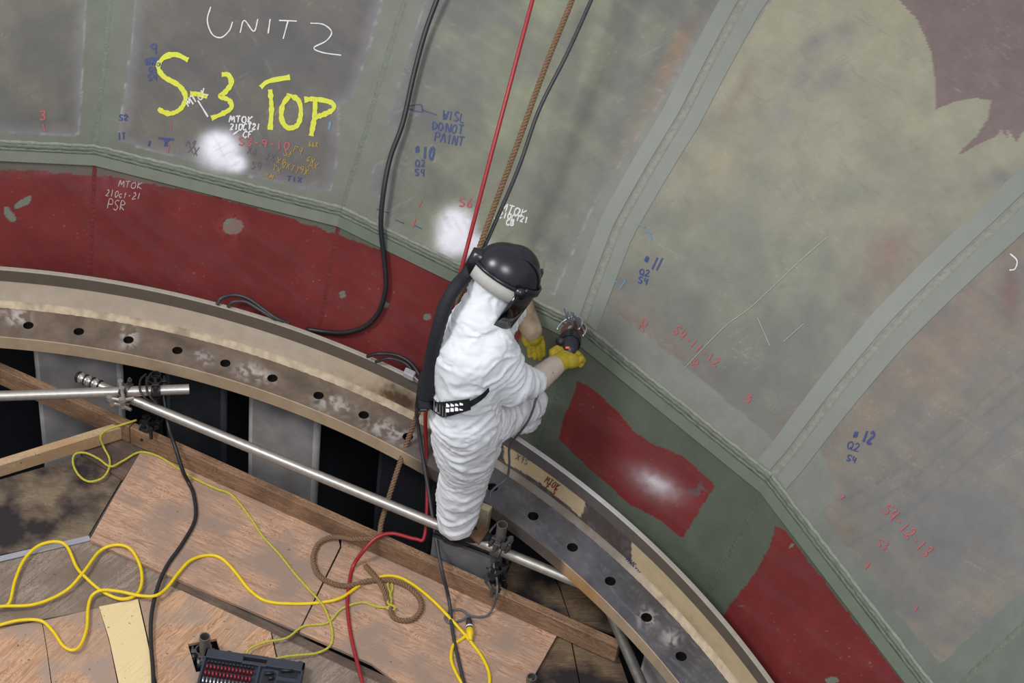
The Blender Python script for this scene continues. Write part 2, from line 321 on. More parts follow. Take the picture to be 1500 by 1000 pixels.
def paint(P, kind):
    x, y = pxy(P); n = fbm(x/46, y/46, 3); n2 = fbm(x/9, y/9, 9, 3); n3 = fbm((x*.8+y*.6)/90, (y*.8-x*.6)/14, 21, 4)
    jx, jy = x + (fbm(x/16, y/16, 31, 4)-.5)*5, y + (fbm(x/16, y/16, 37, 4)-.5)*5
    t = np.clip((x-200)/1000, 0, 1)[:, None]
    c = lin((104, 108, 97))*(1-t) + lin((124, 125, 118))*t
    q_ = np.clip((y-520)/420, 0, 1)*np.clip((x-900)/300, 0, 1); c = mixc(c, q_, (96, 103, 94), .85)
    if kind == 'band':
        t2 = np.clip((x-500)/700, 0, 1)[:, None]; c = lin((92, 95, 83))*(1-t2) + lin((82, 90, 78))*t2
        c = c * (0.92+.16*n[:, None])
        for poly in (REDA, REDB, REDC):
            m = inside(jx, jy, poly).astype(float); red = lin((112, 41, 40))*(.78+.40*n[:, None])
            dirt = np.clip((n3-.52)*3, 0, .5)[:, None]; red = red*(1-dirt*.5) + lin((106, 62, 62))*dirt*.5; sp = np.clip((vnoise(x/1.8, y/1.8, 77)-.93)*14, 0, 1)[:, None]*np.clip((n-.4)*4, 0, 1)[:, None]; red = red*(1-sp*.4)+lin((170, 150, 150))*sp*.4
            c = c*(1-m[:, None]) + red*m[:, None]
        for cx, cy, a, b, an in [(341, 331, 15, 13, 0), (35, 296, 15, 6, -.6), (14, 314, 6, 13, -.6), (502, 431, 4, 6, 0), (566, 446, 5, 5, 0), (625, 464, 6, 5, 0), (1219, 996, 9, 5, 0), (1160, 800, 5, 2, -.6)]:
            m = (soft(jx, jy, cx, cy, a, b, an, 4) > .4).astype(float); c = mixc(c, m, (110, 116, 104))
        m = soft(x, y, 340, 331, 26, 24, 0, 3)*.35; c = mixc(c, m*(n2 > .45), (150, 70, 70))
        m = np.clip(soft(x, y, 170, 262, 60, 22)*1.2*n2, 0, 1)*.55; c = mixc(c, m, (128, 82, 88))
        m = np.clip(soft(x, y, 30, 250, 80, 8)*1.2*n2, 0, 1)*.6; c = mixc(c, m, (120, 90, 95))
        m = np.clip(soft(x, y, 962, 709, 26, 12, .5, 1.5)*(.6+.8*n2), 0, 1); c = mixc(c, m*.9, (205, 200, 205))
        m = (soft(jx, jy, 1022, 718, 14, 12, 0, 3)*(n2 > .55)); c = mixc(c, m*.8, (88, 84, 88))
        m = (soft(x, y, 140, 900, 3, 3)); 
        return np.clip(c, 0, 1)
    c = c * (.94+.12*n[:, None])
    m9 = inside(jx, jy, REG9); m8 = inside(jx, jy, REG8); m10 = inside(jx, jy, REG10); m11 = inside(jx, jy, REG11); m12 = inside(jx, jy, REG12)
    br = lambda a, b, q: lin(a)*(1-q[:, None]) + lin(b)*q[:, None]
    sm = np.clip((n-.3)*2.2, 0, 1); sw = np.clip((n3-.35)*2.4, 0, 1)
    g = br((92, 90, 86), (106, 104, 92), sm); c = np.where(m8[:, None], g, c)
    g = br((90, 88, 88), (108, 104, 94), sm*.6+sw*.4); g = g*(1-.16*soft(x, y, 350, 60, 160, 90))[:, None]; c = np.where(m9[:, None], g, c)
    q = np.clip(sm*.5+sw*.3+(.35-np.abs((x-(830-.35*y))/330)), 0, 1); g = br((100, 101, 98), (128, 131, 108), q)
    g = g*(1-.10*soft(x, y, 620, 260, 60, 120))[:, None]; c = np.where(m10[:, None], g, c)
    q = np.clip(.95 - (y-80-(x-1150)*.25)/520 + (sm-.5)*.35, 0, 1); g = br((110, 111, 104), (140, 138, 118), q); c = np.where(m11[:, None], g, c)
    q = np.clip(sm*.5+sw*.5, 0, 1); g = br((106, 106, 104), (126, 118, 104), q); c = np.where(m12[:, None], g, c)
    mm = (m8 | m9 | m10 | m11 | m12)
    # pale ground-back margins
    for poly, k in ((REG9, 1), (REG8, 1), (REG10, .8)):
        inn = inside(jx, jy, poly); ln = np.zeros(len(x)) + 1e9
        for i in range(len(poly)):
            (x0, y0), (x1, y1) = poly[i], poly[(i+1) % len(poly)]
            dx, dy = x1-x0, y1-y0; tt = np.clip(((x-x0)*dx+(y-y0)*dy)/(dx*dx+dy*dy+1e-9), 0, 1); ln = np.minimum(ln, np.hypot(x-x0-tt*dx, y-y0-tt*dy))
        m = inn*np.clip(1-ln/(16+10*n2), 0, 1)*k*.45; c = mixc(c, m, (132, 130, 134))
        m = inn*np.exp(-(ln/2.2)**2)*np.clip((n3+n2-.80)*2, 0, 1)*.45; c = mixc(c, m, (172, 170, 172))
    bl = [(1190, 62, 26, 12, -.6, (112, 112, 112), .7), (1238, 48, 18, 16, 0, (116, 116, 116), .8), (1180, 105, 14, 40, .6, (116, 116, 114), .65), (1212, 118, 34, 16, -.7, (116, 114, 112), .7), (1150, 170, 12, 14, 0, (122, 120, 118), .7),
          (985, 85, 14, 60, .5, (140, 108, 80), .55), (965, 80, 8, 40, .4, (88, 92, 92), .6), (940, 200, 20, 90, .55, (136, 118, 92), .4), (1300, 380, 34, 50, .6, (134, 104, 94), .6), (1270, 420, 20, 40, .7, (98, 96, 92), .5),
          (1060, 560, 60, 50, 0, (92, 94, 94), .45), (1140, 480, 60, 30, 0, (102, 103, 102), .4), (1150, 620, 14, 22, .5, (112, 92, 88), .6), (1400, 500, 50, 90, .7, (134, 112, 96), .5), (1480, 430, 16, 50, 0, (112, 84, 80), .6),
          (1280, 600, 24, 70, .6, (124, 108, 92), .5), (1400, 760, 110, 90, 0, (100, 101, 104), .6), (1240, 780, 20, 30, -.6, (112, 104, 90), .5), (600, 120, 30, 110, .2, (96, 98, 98), .45), (780, 270, 80, 40, 0, (112, 110, 106), .5),
          (845, 260, 24, 90, .3, (104, 108, 100), .35), (1060, 450, 60, 60, 0, (108, 112, 98), .4), (1460, 262, 30, 14, -.5, (108, 106, 108), .7), (1050, 90, 20, 60, .5, (128, 118, 96), .5), (1085, 130, 10, 50, .5, (122, 104, 96), .5),
          (930, 470, 60, 26, .6, (120, 106, 100), .55), (1000, 520, 60, 14, .65, (122, 104, 98), .5), (1060, 240, 26, 60, .5, (150, 140, 114), .4), (400, 90, 90, 60, 0, (84, 84, 88), .4)]
    for cx, cy, a, b, an, co, al in bl: c = mixc(c, mm*soft(x, y, cx, cy, a, b, an)*(.45+.9*n3), co, al)
    # scuffs drawn across the lower right panel
    for off in (0, 26, 70):
        ln = np.abs(y - (690+off - (x-1300)*.72 + 10*np.sin(x/50))) ; m = mm*(x > 1230)*np.exp(-(ln/4)**2)*(n2 > .4); c = mixc(c, m, (92, 94, 98), .35)
    mp = inside(jx*.5+x*.5, jy*.5+y*.5, PRIMER); g = lin((112, 98, 95))*(.92+.16*n2[:, None]); c = np.where((mp & m11)[:, None], g, c)
    # aerosol developer spots
    for cx, cy, a, b in [(322, 220, 30, 26), (345, 240, 16, 12), (318, 212, 20, 16), (668, 330, 26, 26), (662, 352, 22, 22), (690, 358, 24, 16), (700, 372, 14, 12)]:
        m = np.clip(soft(x, y, cx, cy, a, b, 0, 3)*1.25*(.7+.5*n2), 0, 1); c = mixc(c, m, (226, 226, 234), .92)
    for (sx_, sy_, sc, thr) in ((1/150, 1/1.6, 0, .86), (1/120, 1/1.5, 1, .88), (1/90, 1/1.4, 2, .88)):
        an = (.5, 1.1, -.5)[sc]; u_ = (x*math.cos(an)+y*math.sin(an)); v_ = (-x*math.sin(an)+y*math.cos(an))
        m = np.clip((vnoise(u_*sx_, v_*sy_, 90+sc)-thr)*8, 0, 1)*np.clip((n-.45)*5, 0, 1); c = mixc(c, m*mm, (150, 150, 146), .35)
        m = np.clip((vnoise(u_*sx_*2, v_*sy_*.5, 95+sc)-.8)*5, 0, 1)*np.clip((n3-.45)*5, 0, 1); c = mixc(c, m*mm, (84, 86, 86), .22)
    return np.clip(c, 0, 1)
wall_u = empty('wall_upper', (0, 0, 0), 'curved grey-green steel shell of flat plates with chalk marks, rising behind the worker', 'wall', kind='structure')
wall_l = empty('wall_lower', (0, 0, 0), 'steep steel band below the double weld, painted dark red and green', 'wall', kind='structure')
bvV, bvF, nb = [], [], 0; panels = {}; bands = {}
for k in range(-1, 5):
    vis = 0 <= k+1 <= 5
    sv = np.arange(0, 3.9, .0085 if k in (2, 3) else .0105) if k < 4 else np.arange(0, 3.9, .03)
    nu = 230 if k in (2, 3) else 160
    # keep only rows that may be seen at fine pitch
    P = grid(k, 'bell', nu, sv)
    fine = [0]
    for i in range(1, len(sv)):
        xx, yy = pxy(P[i]); on = ((xx > -30) & (xx < 1530) & (yy > -30) & (yy < 1030)).any()
        if on or i - fine[-1] >= 12 or i == len(sv)-1: fine.append(i)
    P = P[fine]
    ny, nx = P.shape[:2]; V = P.reshape(-1, 3); F_ = [(i*nx+j, (i+1)*nx+j, (i+1)*nx+j+1, i*nx+j+1) for i in range(ny-1) for j in range(nx-1)]
    panels[k] = obj('panel', V, F_, M_['paint'], wall_u, True, paint(V, 'bell'))
    C = grid(k, 'bell', 6, np.arange(0, 3.9, .05)); ny, nx = C.shape[:2]; bvV += C.reshape(-1, 3).tolist(); bvF += [(nb+i*nx+j, nb+(i+1)*nx+j, nb+(i+1)*nx+j+1, nb+i*nx+j+1) for i in range(ny-1) for j in range(nx-1)]; nb += ny*nx
    P = grid(k, 'band', 170, np.linspace(0, 1, 110)); ny, nx = P.shape[:2]; V = P.reshape(-1, 3)
    F_ = [(i*nx+j, (i+1)*nx+j, (i+1)*nx+j+1, i*nx+j+1) for i in range(ny-1) for j in range(nx-1)]
    bands[k] = obj('panel', V, F_, M_['paint'], wall_l, True, paint(V, 'band'))
    C = grid(k, 'band', 2, A([0, 1.])); bvV += C.reshape(-1, 3).tolist(); bvF += [(nb+i*3+j, nb+(i+1)*3+j, nb+(i+1)*3+j+1, nb+i*3+j+1) for i in range(1) for j in range(2)]; nb += 6
BV = BVHTree.FromPolygons(bvV, bvF)
def hit(x, y, off=0.0, back=0.0):
    """point of the shell seen at x, y, lifted off the surface by off, or brought toward the viewer by back"""
    d = nrm(ray(x, y)); h, n, i, dist = BV.ray_cast(Vector(CAM), Vector(d))
    if h is None: return atz(x, y, 2.0), A([0, 0, 1.])
    n = A(n); n = n if n @ d < 0 else -n
    return A(h) + n*off - d*back, n
# ---- welds: a ripple bead with two flat ground strips along every seam
def bead(P, N, r, flat, seed, amp=.25, ripple=None):
    P = A(P); N = A(N); T = np.gradient(P, axis=0); T /= np.linalg.norm(T, axis=1)[:, None]; Sd = np.cross(N, T); V = []; F_ = []; k = 7
    for i in range(len(P)):
        q = 1 + amp*(noise.noise(Vector((i*.31, seed, 0)))*1.5 + ((ripple and math.sin(i*ripple)*.5) or 0))
        for j in range(k):
            a = math.pi*j/(k-1); V.append(P[i] + Sd[i]*math.cos(a)*r*(1+.25*noise.noise(Vector((i*.2, seed+5, j))))+N[i]*(math.sin(a)*r*flat*q-.001))
    for i in range(len(P)-1):
        for j in range(k-1): F_.append((i*k+j, i*k+j+1, (i+1)*k+j+1, (i+1)*k+j))
    return A(V), F_
for k in range(0, 5):
    P, N = [], []
    for s in np.arange(.02, 3.7, .012):
        a = seam_pt(k, s); n = nrm(np.cross(seam_pt(k, s+.02)-a, seam_pt(k+1, s)-seam_pt(k-1, s))); n = n if n @ (CAM-a) > 0 else -n
        xx, yy = pxy(a)
        if -20 < xx < 1520 and -20 < yy < 1020: P.append(a); N.append(n)
    if len(P) > 3:
        V, F_ = bead(P, N, .017 if k < 2 else .02, .22, k*3, .3, 1.7); obj('weld_bead', V, F_, M_['weld_light' if k in (2, 3) else 'weld'], wall_u, True)
    P, N = [], []
    for s in np.linspace(.02, .97, 110):
        a = BASE[k]*(1-s)+MID[k]*s; n = nrm(np.cross(MID[k]-BASE[k], MID[k+1]-MID[k-1])); n = n if n @ (CAM-a) > 0 else -n; P.append(a); N.append(n)
    V, F_ = bead(P, N, .017, .22, k*3+40, .3, 1.7); obj('weld_bead', V, F_, M_['weld_red' if k < 2 else 'weld_green'], wall_l, True)
for k in range(-1, 5):           # the double horizontal weld where band and shell meet
    P, N1 = [], []
    n_b = nrm(np.cross(MID[k+1]-MID[k], seam_pt(k, .2)-MID[k])); n_b = n_b if n_b @ (CAM-MID[k]) > 0 else -n_b
    n_d = nrm(np.cross(MID[k+1]-MID[k], BASE[k]-MID[k])); n_d = n_d if n_d @ (CAM-MID[k]) > 0 else -n_d; n = nrm(n_b+n_d)
    u = np.linspace(0, 1, 120)[:, None]; L = MID[k]*(1-u)+MID[k+1]*u; up = nrm(np.cross(n, MID[k+1]-MID[k])); up = up if up[2] > 0 else -up
    NN = np.repeat(n[None], 120, 0)
    for off, r, fl, mt in ((.014, .010, .8, 'weld_light'), (-.004, .012, .6, 'weld'), (-.022, .009, .7, 'weld')):
        wob = A([[.003*noise.noise(Vector((i*.25, k*9+off*300, 1)))] for i in range(120)])
        V, F_ = bead(L + up*(off+wob), NN, r, fl, k+off*100, .45, .9); obj('weld_bead', V, F_, M_[mt], wall_u, True)
    # flat backing strip just under the weld, painted paler
    V, F_ = prism_vf([0]*0 or [L[0]-up*.03+n_d*.006, L[-1]-up*.03+n_d*.006, L[-1]-up*.085+n_d*.006, L[0]-up*.085+n_d*.006], -n_d*.005)
    obj('backing_strip', V, F_, mat('strip_paint', (112, 117, 104) if k < 1 else (100, 108, 94), .6, 0, .08, 14), wall_l)
# raised flat strips beside the two light seams on the right
for k, off in ((2, .09), (3, .10)):
    for sg in (-1, 1):
        Vt, Fs, n_ = [], [], 0
        for s in np.arange(.03, 3.6, .05):
            a = seam_pt(k, s); o = seam_pt(k+sg, s); d = nrm(o-a); nn = nrm(np.cross(seam_pt(k, s+.05)-a, d)); nn = nn if nn @ (CAM-a) > 0 else -nn
            q = off*(1+s*.10)
            Vt += [a+d*.024+nn*.0035, a+d*q+nn*.0035, a+d*(q+.001)-nn*.002]
        m = len(Vt)//3; Fs = [(i*3+j, i*3+j+1, i*3+j+4, i*3+j+3) for i in range(m-1) for j in range(2)]
        obj('painted_strip', Vt, Fs, mat('strip_paint_light', (121, 125, 117), .55, 0, .05, 10), wall_u)
# ---------------------------------------------------------------- handwriting on the plates
G = {'A': [[(0, 0), (.45, 1), (.9, 0)], [(.2, .4), (.75, .4)]], 'B': [[(0, 0), (0, 1), (.6, .85), (.55, .6), (0, .52), (.7, .35), (.6, .05), (0, 0)]], 'C': [[(.8, .85), (.4, 1), (0, .6), (.1, .1), (.5, 0), (.8, .15)]],
     'D': [[(.1, 0), (.1, 1), (.7, .8), (.8, .35), (.1, 0)]], 'F': [[(.1, 0), (.1, 1), (.8, 1)], [(.1, .55), (.6, .55)]], 'I': [[(.4, 0), (.4, 1)]], 'K': [[(.1, 0), (.1, 1)], [(.8, 1), (.1, .45), (.8, 0)]],
     'L': [[(.1, 1), (.1, 0), (.8, 0)]], 'M': [[(0, 0), (.15, 1), (.45, .35), (.8, 1), (.95, 0)]], 'N': [[(0, 0), (.1, 1), (.75, 0), (.85, 1)]], 'O': [[(.45, 1), (.05, .7), (.1, .15), (.45, 0), (.8, .25), (.8, .75), (.45, 1)]],
     'P': [[(.1, 0), (.1, 1), (.75, .9), (.75, .55), (.1, .45)]], 'Q': [[(.45, 1), (.05, .7), (.1, .15), (.45, 0), (.8, .25), (.8, .75), (.45, 1)], [(.5, .3), (.9, -.1)]], 'R': [[(.1, 0), (.1, 1), (.75, .9), (.75, .55), (.1, .48), (.85, 0)]],
     'S': [[(.8, .9), (.4, 1), (.05, .75), (.35, .52), (.75, .3), (.5, 0), (0, .1)]], 'T': [[(0, 1), (.9, 1)], [(.45, 1), (.45, 0)]], 'U': [[(0, 1), (.05, .2), (.4, 0), (.75, .25), (.8, 1)]], 'W': [[(0, 1), (.2, 0), (.45, .6), (.7, 0), (.95, 1)]],
     'X': [[(0, 0), (.8, 1)], [(0, 1), (.8, 0)]], '#': [[(.25, 0), (.35, 1)], [(.6, 0), (.7, 1)], [(.05, .35), (.9, .35)], [(.05, .7), (.9, .7)]], '0': [[(.4, 1), (.1, .6), (.15, .1), (.45, 0), (.75, .4), (.7, .85), (.4, 1)]], '1': [[(.4, 1), (.4, 0)]],
     '2': [[(.05, .8), (.4, 1), (.75, .75), (.4, .35), (.05, 0), (.85, .05)]], '3': [[(.1, .95), (.6, 1), (.7, .75), (.3, .55), (.75, .35), (.6, .02), (.05, .05)]], '4': [[(.15, 1), (.1, .5), (.75, .5)], [(.65, 1), (.6, 0)]], '5': [[(.8, 1), (.2, 1), (.15, .55), (.6, .6), (.75, .25), (.4, 0), (.05, .1)]],
     '6': [[(.6, 1), (.15, .5), (.2, .05), (.6, .05), (.65, .4), (.2, .4)]], '9': [[(.7, .6), (.3, .5), (.1, .8), (.4, 1), (.7, .85), (.65, 0)]], '-': [[(.1, .5), (.7, .5)]], '.': [[(.3, .4), (.45, .45)]], 'c': [[(.7, .5), (.3, .6), (.1, .3), (.35, 0), (.7, .1)]], 't': [[(.4, .9), (.4, 0)], [(.1, .6), (.7, .6)]]}
def stroke(mb, pts, w_, wall_off=.0035):
    pts = smooth_path(pts, 6) if len(pts) > 2 else np.linspace(pts[0], pts[1], 5)
    H = [hit(x, y, wall_off) for x, y in pts]; P = A([h[0] for h in H]); N = A([h[1] for h in H]); T = np.gradient(P, axis=0); T /= np.linalg.norm(T, axis=1)[:, None]+1e-9
    m = len(P); Sd = np.cross(N, T)*w_/2*(1+.45*A([noise.noise(Vector(p*70)) for p in P]))[:, None]; V = np.vstack([P+Sd, P-Sd, P+Sd*.9-N*wall_off*.9, P-Sd*.9-N*wall_off*.9])
    F_ = [(i, i+1, m+i+1, m+i) for i in range(m-1)] + [(i, 2*m+i, 2*m+i+1, i+1) for i in range(m-1)] + [(m+i, m+i+1, 3*m+i+1, 3*m+i) for i in range(m-1)]
    mb.add(V, F_)
def write(text, x, y, h, adv, ang=0., ink='white', w_=.006, lean=0., panel=None, label=None, jit=.06):
    """one line of handwriting; x, y lower left of the first letter, ang clockwise slope of the line in the photograph"""
    mb = MB(); ca, sa = math.cos(ang), math.sin(ang); r = random.Random(text+str(x))
    for i, ch in enumerate(text):
        if ch in G:
            for st in G[ch]:
                pts = []
                for gx, gy in st:
                    gx, gy = gx + r.uniform(-jit, jit), gy + r.uniform(-jit, jit); u = i*adv + gx*adv*.85 + gy*h*lean; v = gy*h
                    pts.append((x + u*ca + v*sa, y + u*sa - v*ca))
                stroke(mb, A(pts), w_)
    o = mb.build('writing', INK[ink], panel if panel is not None else panels[0])
    if label: o['label'] = label
    return o
def draw(strokes, ink, w_, panel, label=None, name='writing'):
    mb = MB(); [stroke(mb, A(s, float), w_) for s in strokes]; o = mb.build(name, INK[ink], panel)
    if label: o['label'] = label
    return o
p0, p1, p2, p3, pm = panels[0], panels[1], panels[2], panels[3], panels[-1]
draw([[(309, 10), (304, 30), (311, 50), (324, 55), (336, 45), (341, 32)], [(352, 48), (358, 30), (372, 46), (378, 28)], [(396, 28), (393, 49)], [(409, 30), (435, 31)], [(422, 31), (415, 57)], [(455, 34), (474, 36), (486, 47), (478, 60), (460, 70), (473, 77), (500, 81)]], 'white', .006, p0, 'white chalk words UNIT 2')
draw([[(276, 88), (258, 80), (241, 84), (232, 97), (240, 112), (262, 125), (272, 141), (266, 158), (252, 166), (240, 164), (232, 159)], [(279, 137), (291, 138), (304, 142)], [(325, 109), (335, 110), (339, 122), (330, 135), (323, 141), (336, 147), (339, 158), (325, 167), (310, 173)], [(382, 128), (394, 119), (425, 113)], [(396, 131), (398, 160), (396, 190)], [(424, 140), (414, 155), (413, 175), (422, 187), (436, 183), (441, 165), (438, 148), (428, 141), (420, 140)], [(462, 146), (461, 170), (456, 199)], [(446, 146), (462, 145), (485, 150), (489, 159), (476, 167), (461, 172)]], 'yellow', .024, p0, 'thick yellow crayon words S-3 TOP')
write('9', 221, 79, 15, 12, 0, 'blue', .008, 0, p0)
write('#X', 212, 95, 10, 11, 0, 'blue', .008, 0, p0); write('X6', 222, 96, 12, 8, 0, 'blue', .010, 0, p0); write('Q5', 218, 106, 8, 8, 0, 'blue', .006, 0, p0); write('S4', 217, 118, 9, 8, 0, 'blue', .006, 0, p0)
write('MTOK', 277, 156, 11, 9, -.55, 'white', .007, 0, p0, 'small white letters MTOK written over the yellow dash')
draw([[(290, 147), (305, 171)]], 'white', .008, p0)
write('MTOK', 336, 179, 9, 9, .02, 'white', .007, .1, p0); write('21OCT21', 337, 190, 9, 6.5, -.0, 'white', .007, .1, p0); write('CF', 356, 201, 9, 7, .05, 'white', .007, .2, p0); draw([[(342, 197), (350, 191)]], 'white', .008, p0)
write('S3-9-10', 350, 212, 11, 11, .10, 'red', .007, 0, p0, 'red chalk numbers'); draw([[(250, 180), (251, 190)], [(248, 212), (246, 224)]], 'red', .005, p0)
draw([[(232, 202), (255, 204)], [(240, 203), (246, 214)], [(247, 204), (241, 214)], [(220, 206), (218, 214)]], 'blue', .010, p0)
write('S2', 175, 176, 8, 7, 0, 'blue', .006, 0, p0); write('IT', 173, 204, 10, 6, 0, 'blue', .006, 0, p0)
for (tx, x, y) in [('S6', 415, 226), ('X9', 405, 238), ('TX', 398, 250), ('QX', 412, 244), ('F9', 430, 222), ('XM', 387, 260), ('64', 448, 236), ('AX', 452, 244), ('TT', 425, 250), ('9X', 438, 252)]:
    write(tx, x, y, 9, 7, .3, 'orange', .004, .1, p0, jit=.15)
for (tx, x, y) in [('X6', 362, 224), ('S9', 368, 246), ('XX', 276, 224), ('A9', 272, 214), ('6X', 388, 232)]: write(tx, x, y, 10, 8, .2, 'dim', .005, 0, p0, jit=.15)
write('TIX', 420, 264, 7, 8, .15, 'blue', .005, 0, p0); draw([[(484, 178), (482, 190)]], 'pale', .012, p0); write('66X', 452, 214, 7, 5, .1, 'orange', .005, 0, p0)
write('3', 58, 175, 12, 12, 0, 'red', .008, 0, pm, 'red chalk number 3'); draw([[(63, 182), (66, 193)]], 'red', .006, pm)
write('W1SL', 648, 174, 13, 8.5, .16, 'blue', .006, 0, p1, 'blue marker words'); write('DO', 633, 190, 11, 9, .1, 'blue', .006, 0, p1); write('NOT', 653, 193, 12, 9, .12, 'blue', .006, 0, p1); write('PAINT', 636, 206, 13, 9, .18, 'blue', .006, 0, p1)
draw([[(640, 168), (618, 161)], [(618, 155), (618, 164), (594, 157), (615, 153), (618, 156)]], 'blue', .005, p1, 'blue arrow')
write('#', 608, 224, 10, 9, 0, 'blue', .006, 0, p1); write('10', 619, 232, 17, 10, .05, 'blue', .011, 0, p1, 'bold blue number 10'); write('Q2', 609, 244, 10, 8, 0, 'blue', .006, 0, p1); write('S4', 608, 257, 10, 8, .05, 'blue', .006, 0, p1)
write('S6', 673, 302, 12, 11, .05, 'red', .008, 0, p1); draw([[(618, 294), (614, 303)], [(609, 320), (605, 333)]], 'red', .006, p1); draw([[(552, 306), (570, 312)], [(580, 322), (592, 327)], [(608, 330), (618, 335)]], 'blue', .004, p1)
write('MTOK', 733, 308, 12, 10, .32, 'white', .007, .05, p1); write('21OCT21', 731, 318, 9, 6.3, .2, 'white', .007, .05, p1); write('CB', 742, 329, 8, 6, .1, 'white', .008, .1, p1); draw([[(713, 324), (722, 321)], [(724, 320), (734, 319)]], 'white', .008, p1)
write('3', 776, 392, 12, 12, .1, 'red', .007, 0, p1)
write('#', 943, 383, 9, 9, .3, 'blue', .006, 0, p2); write('11', 953, 394, 19, 7, .2, 'blue', .008, .25, p2, 'blue number 11'); write('Q2', 937, 402, 9, 8, .2, 'blue', .006, 0, p2); write('S4', 935, 414, 9, 8, .2, 'blue', .006, 0, p2)
draw([[(937, 328), (945, 333)], [(950, 338), (955, 352)], [(946, 338), (955, 342)], [(893, 405), (905, 414)], [(917, 410), (909, 422)]], 'pale', .006, p2)
write('S4-11-12', 985, 486, 13, 10.5, .68, 'red', .007, 0, p2, 'red chalk number'); write('R', 1012, 535, 12, 10, .6, 'red', .006, 0, p2); write('3', 1090, 586, 12, 12, .4, 'red', .007, 0, p2); write('R', 936, 480, 14, 12, .5, 'red', .005, 0, p2)
draw([[(1212, 348), (1180, 375), (1148, 405), (1100, 450), (1060, 480), (1002, 540)], [(1110, 465), (1128, 506)], [(1148, 500), (1178, 474)]], 'scratch', .0028, p2, 'pale scratch', 'scratch')
write('#', 1249, 640, 10, 9, .3, 'blue', .006, 0, p3); write('12', 1262, 646, 17, 9, .25, 'blue', .010, .1, p3, 'bold blue number 12'); write('Q2', 1241, 656, 11, 10, .3, 'blue', .005, 0, p3); write('S4', 1240, 674, 9, 8, .35, 'blue', .005, 0, p3)
write('S4-12-13', 1292, 748, 17, 12, .83, 'red', .007, 0, p3, 'red chalk number'); write('S3', 1284, 798, 11, 9, .5, 'red', .004, 0, p3)
draw([[(1238, 726), (1231, 730)], [(1274, 824), (1268, 833)], [(1345, 888), (1340, 894)]], 'red', .009, p3)
draw([[(1480, 372), (1490, 382), (1487, 394), (1479, 396)]], 'white', .006, p3)
write('MTOK', 174, 273, 9, 9, .10, 'chalk', .004, .1, bands[0]); write('21Oct.21', 155, 286, 9, 6.5, .12, 'chalk', .004, .1, bands[0], jit=.1); write('PSR', 157, 305, 14, 9, .12, 'chalk', .004, .1, bands[0], 'white chalk letters PSR')

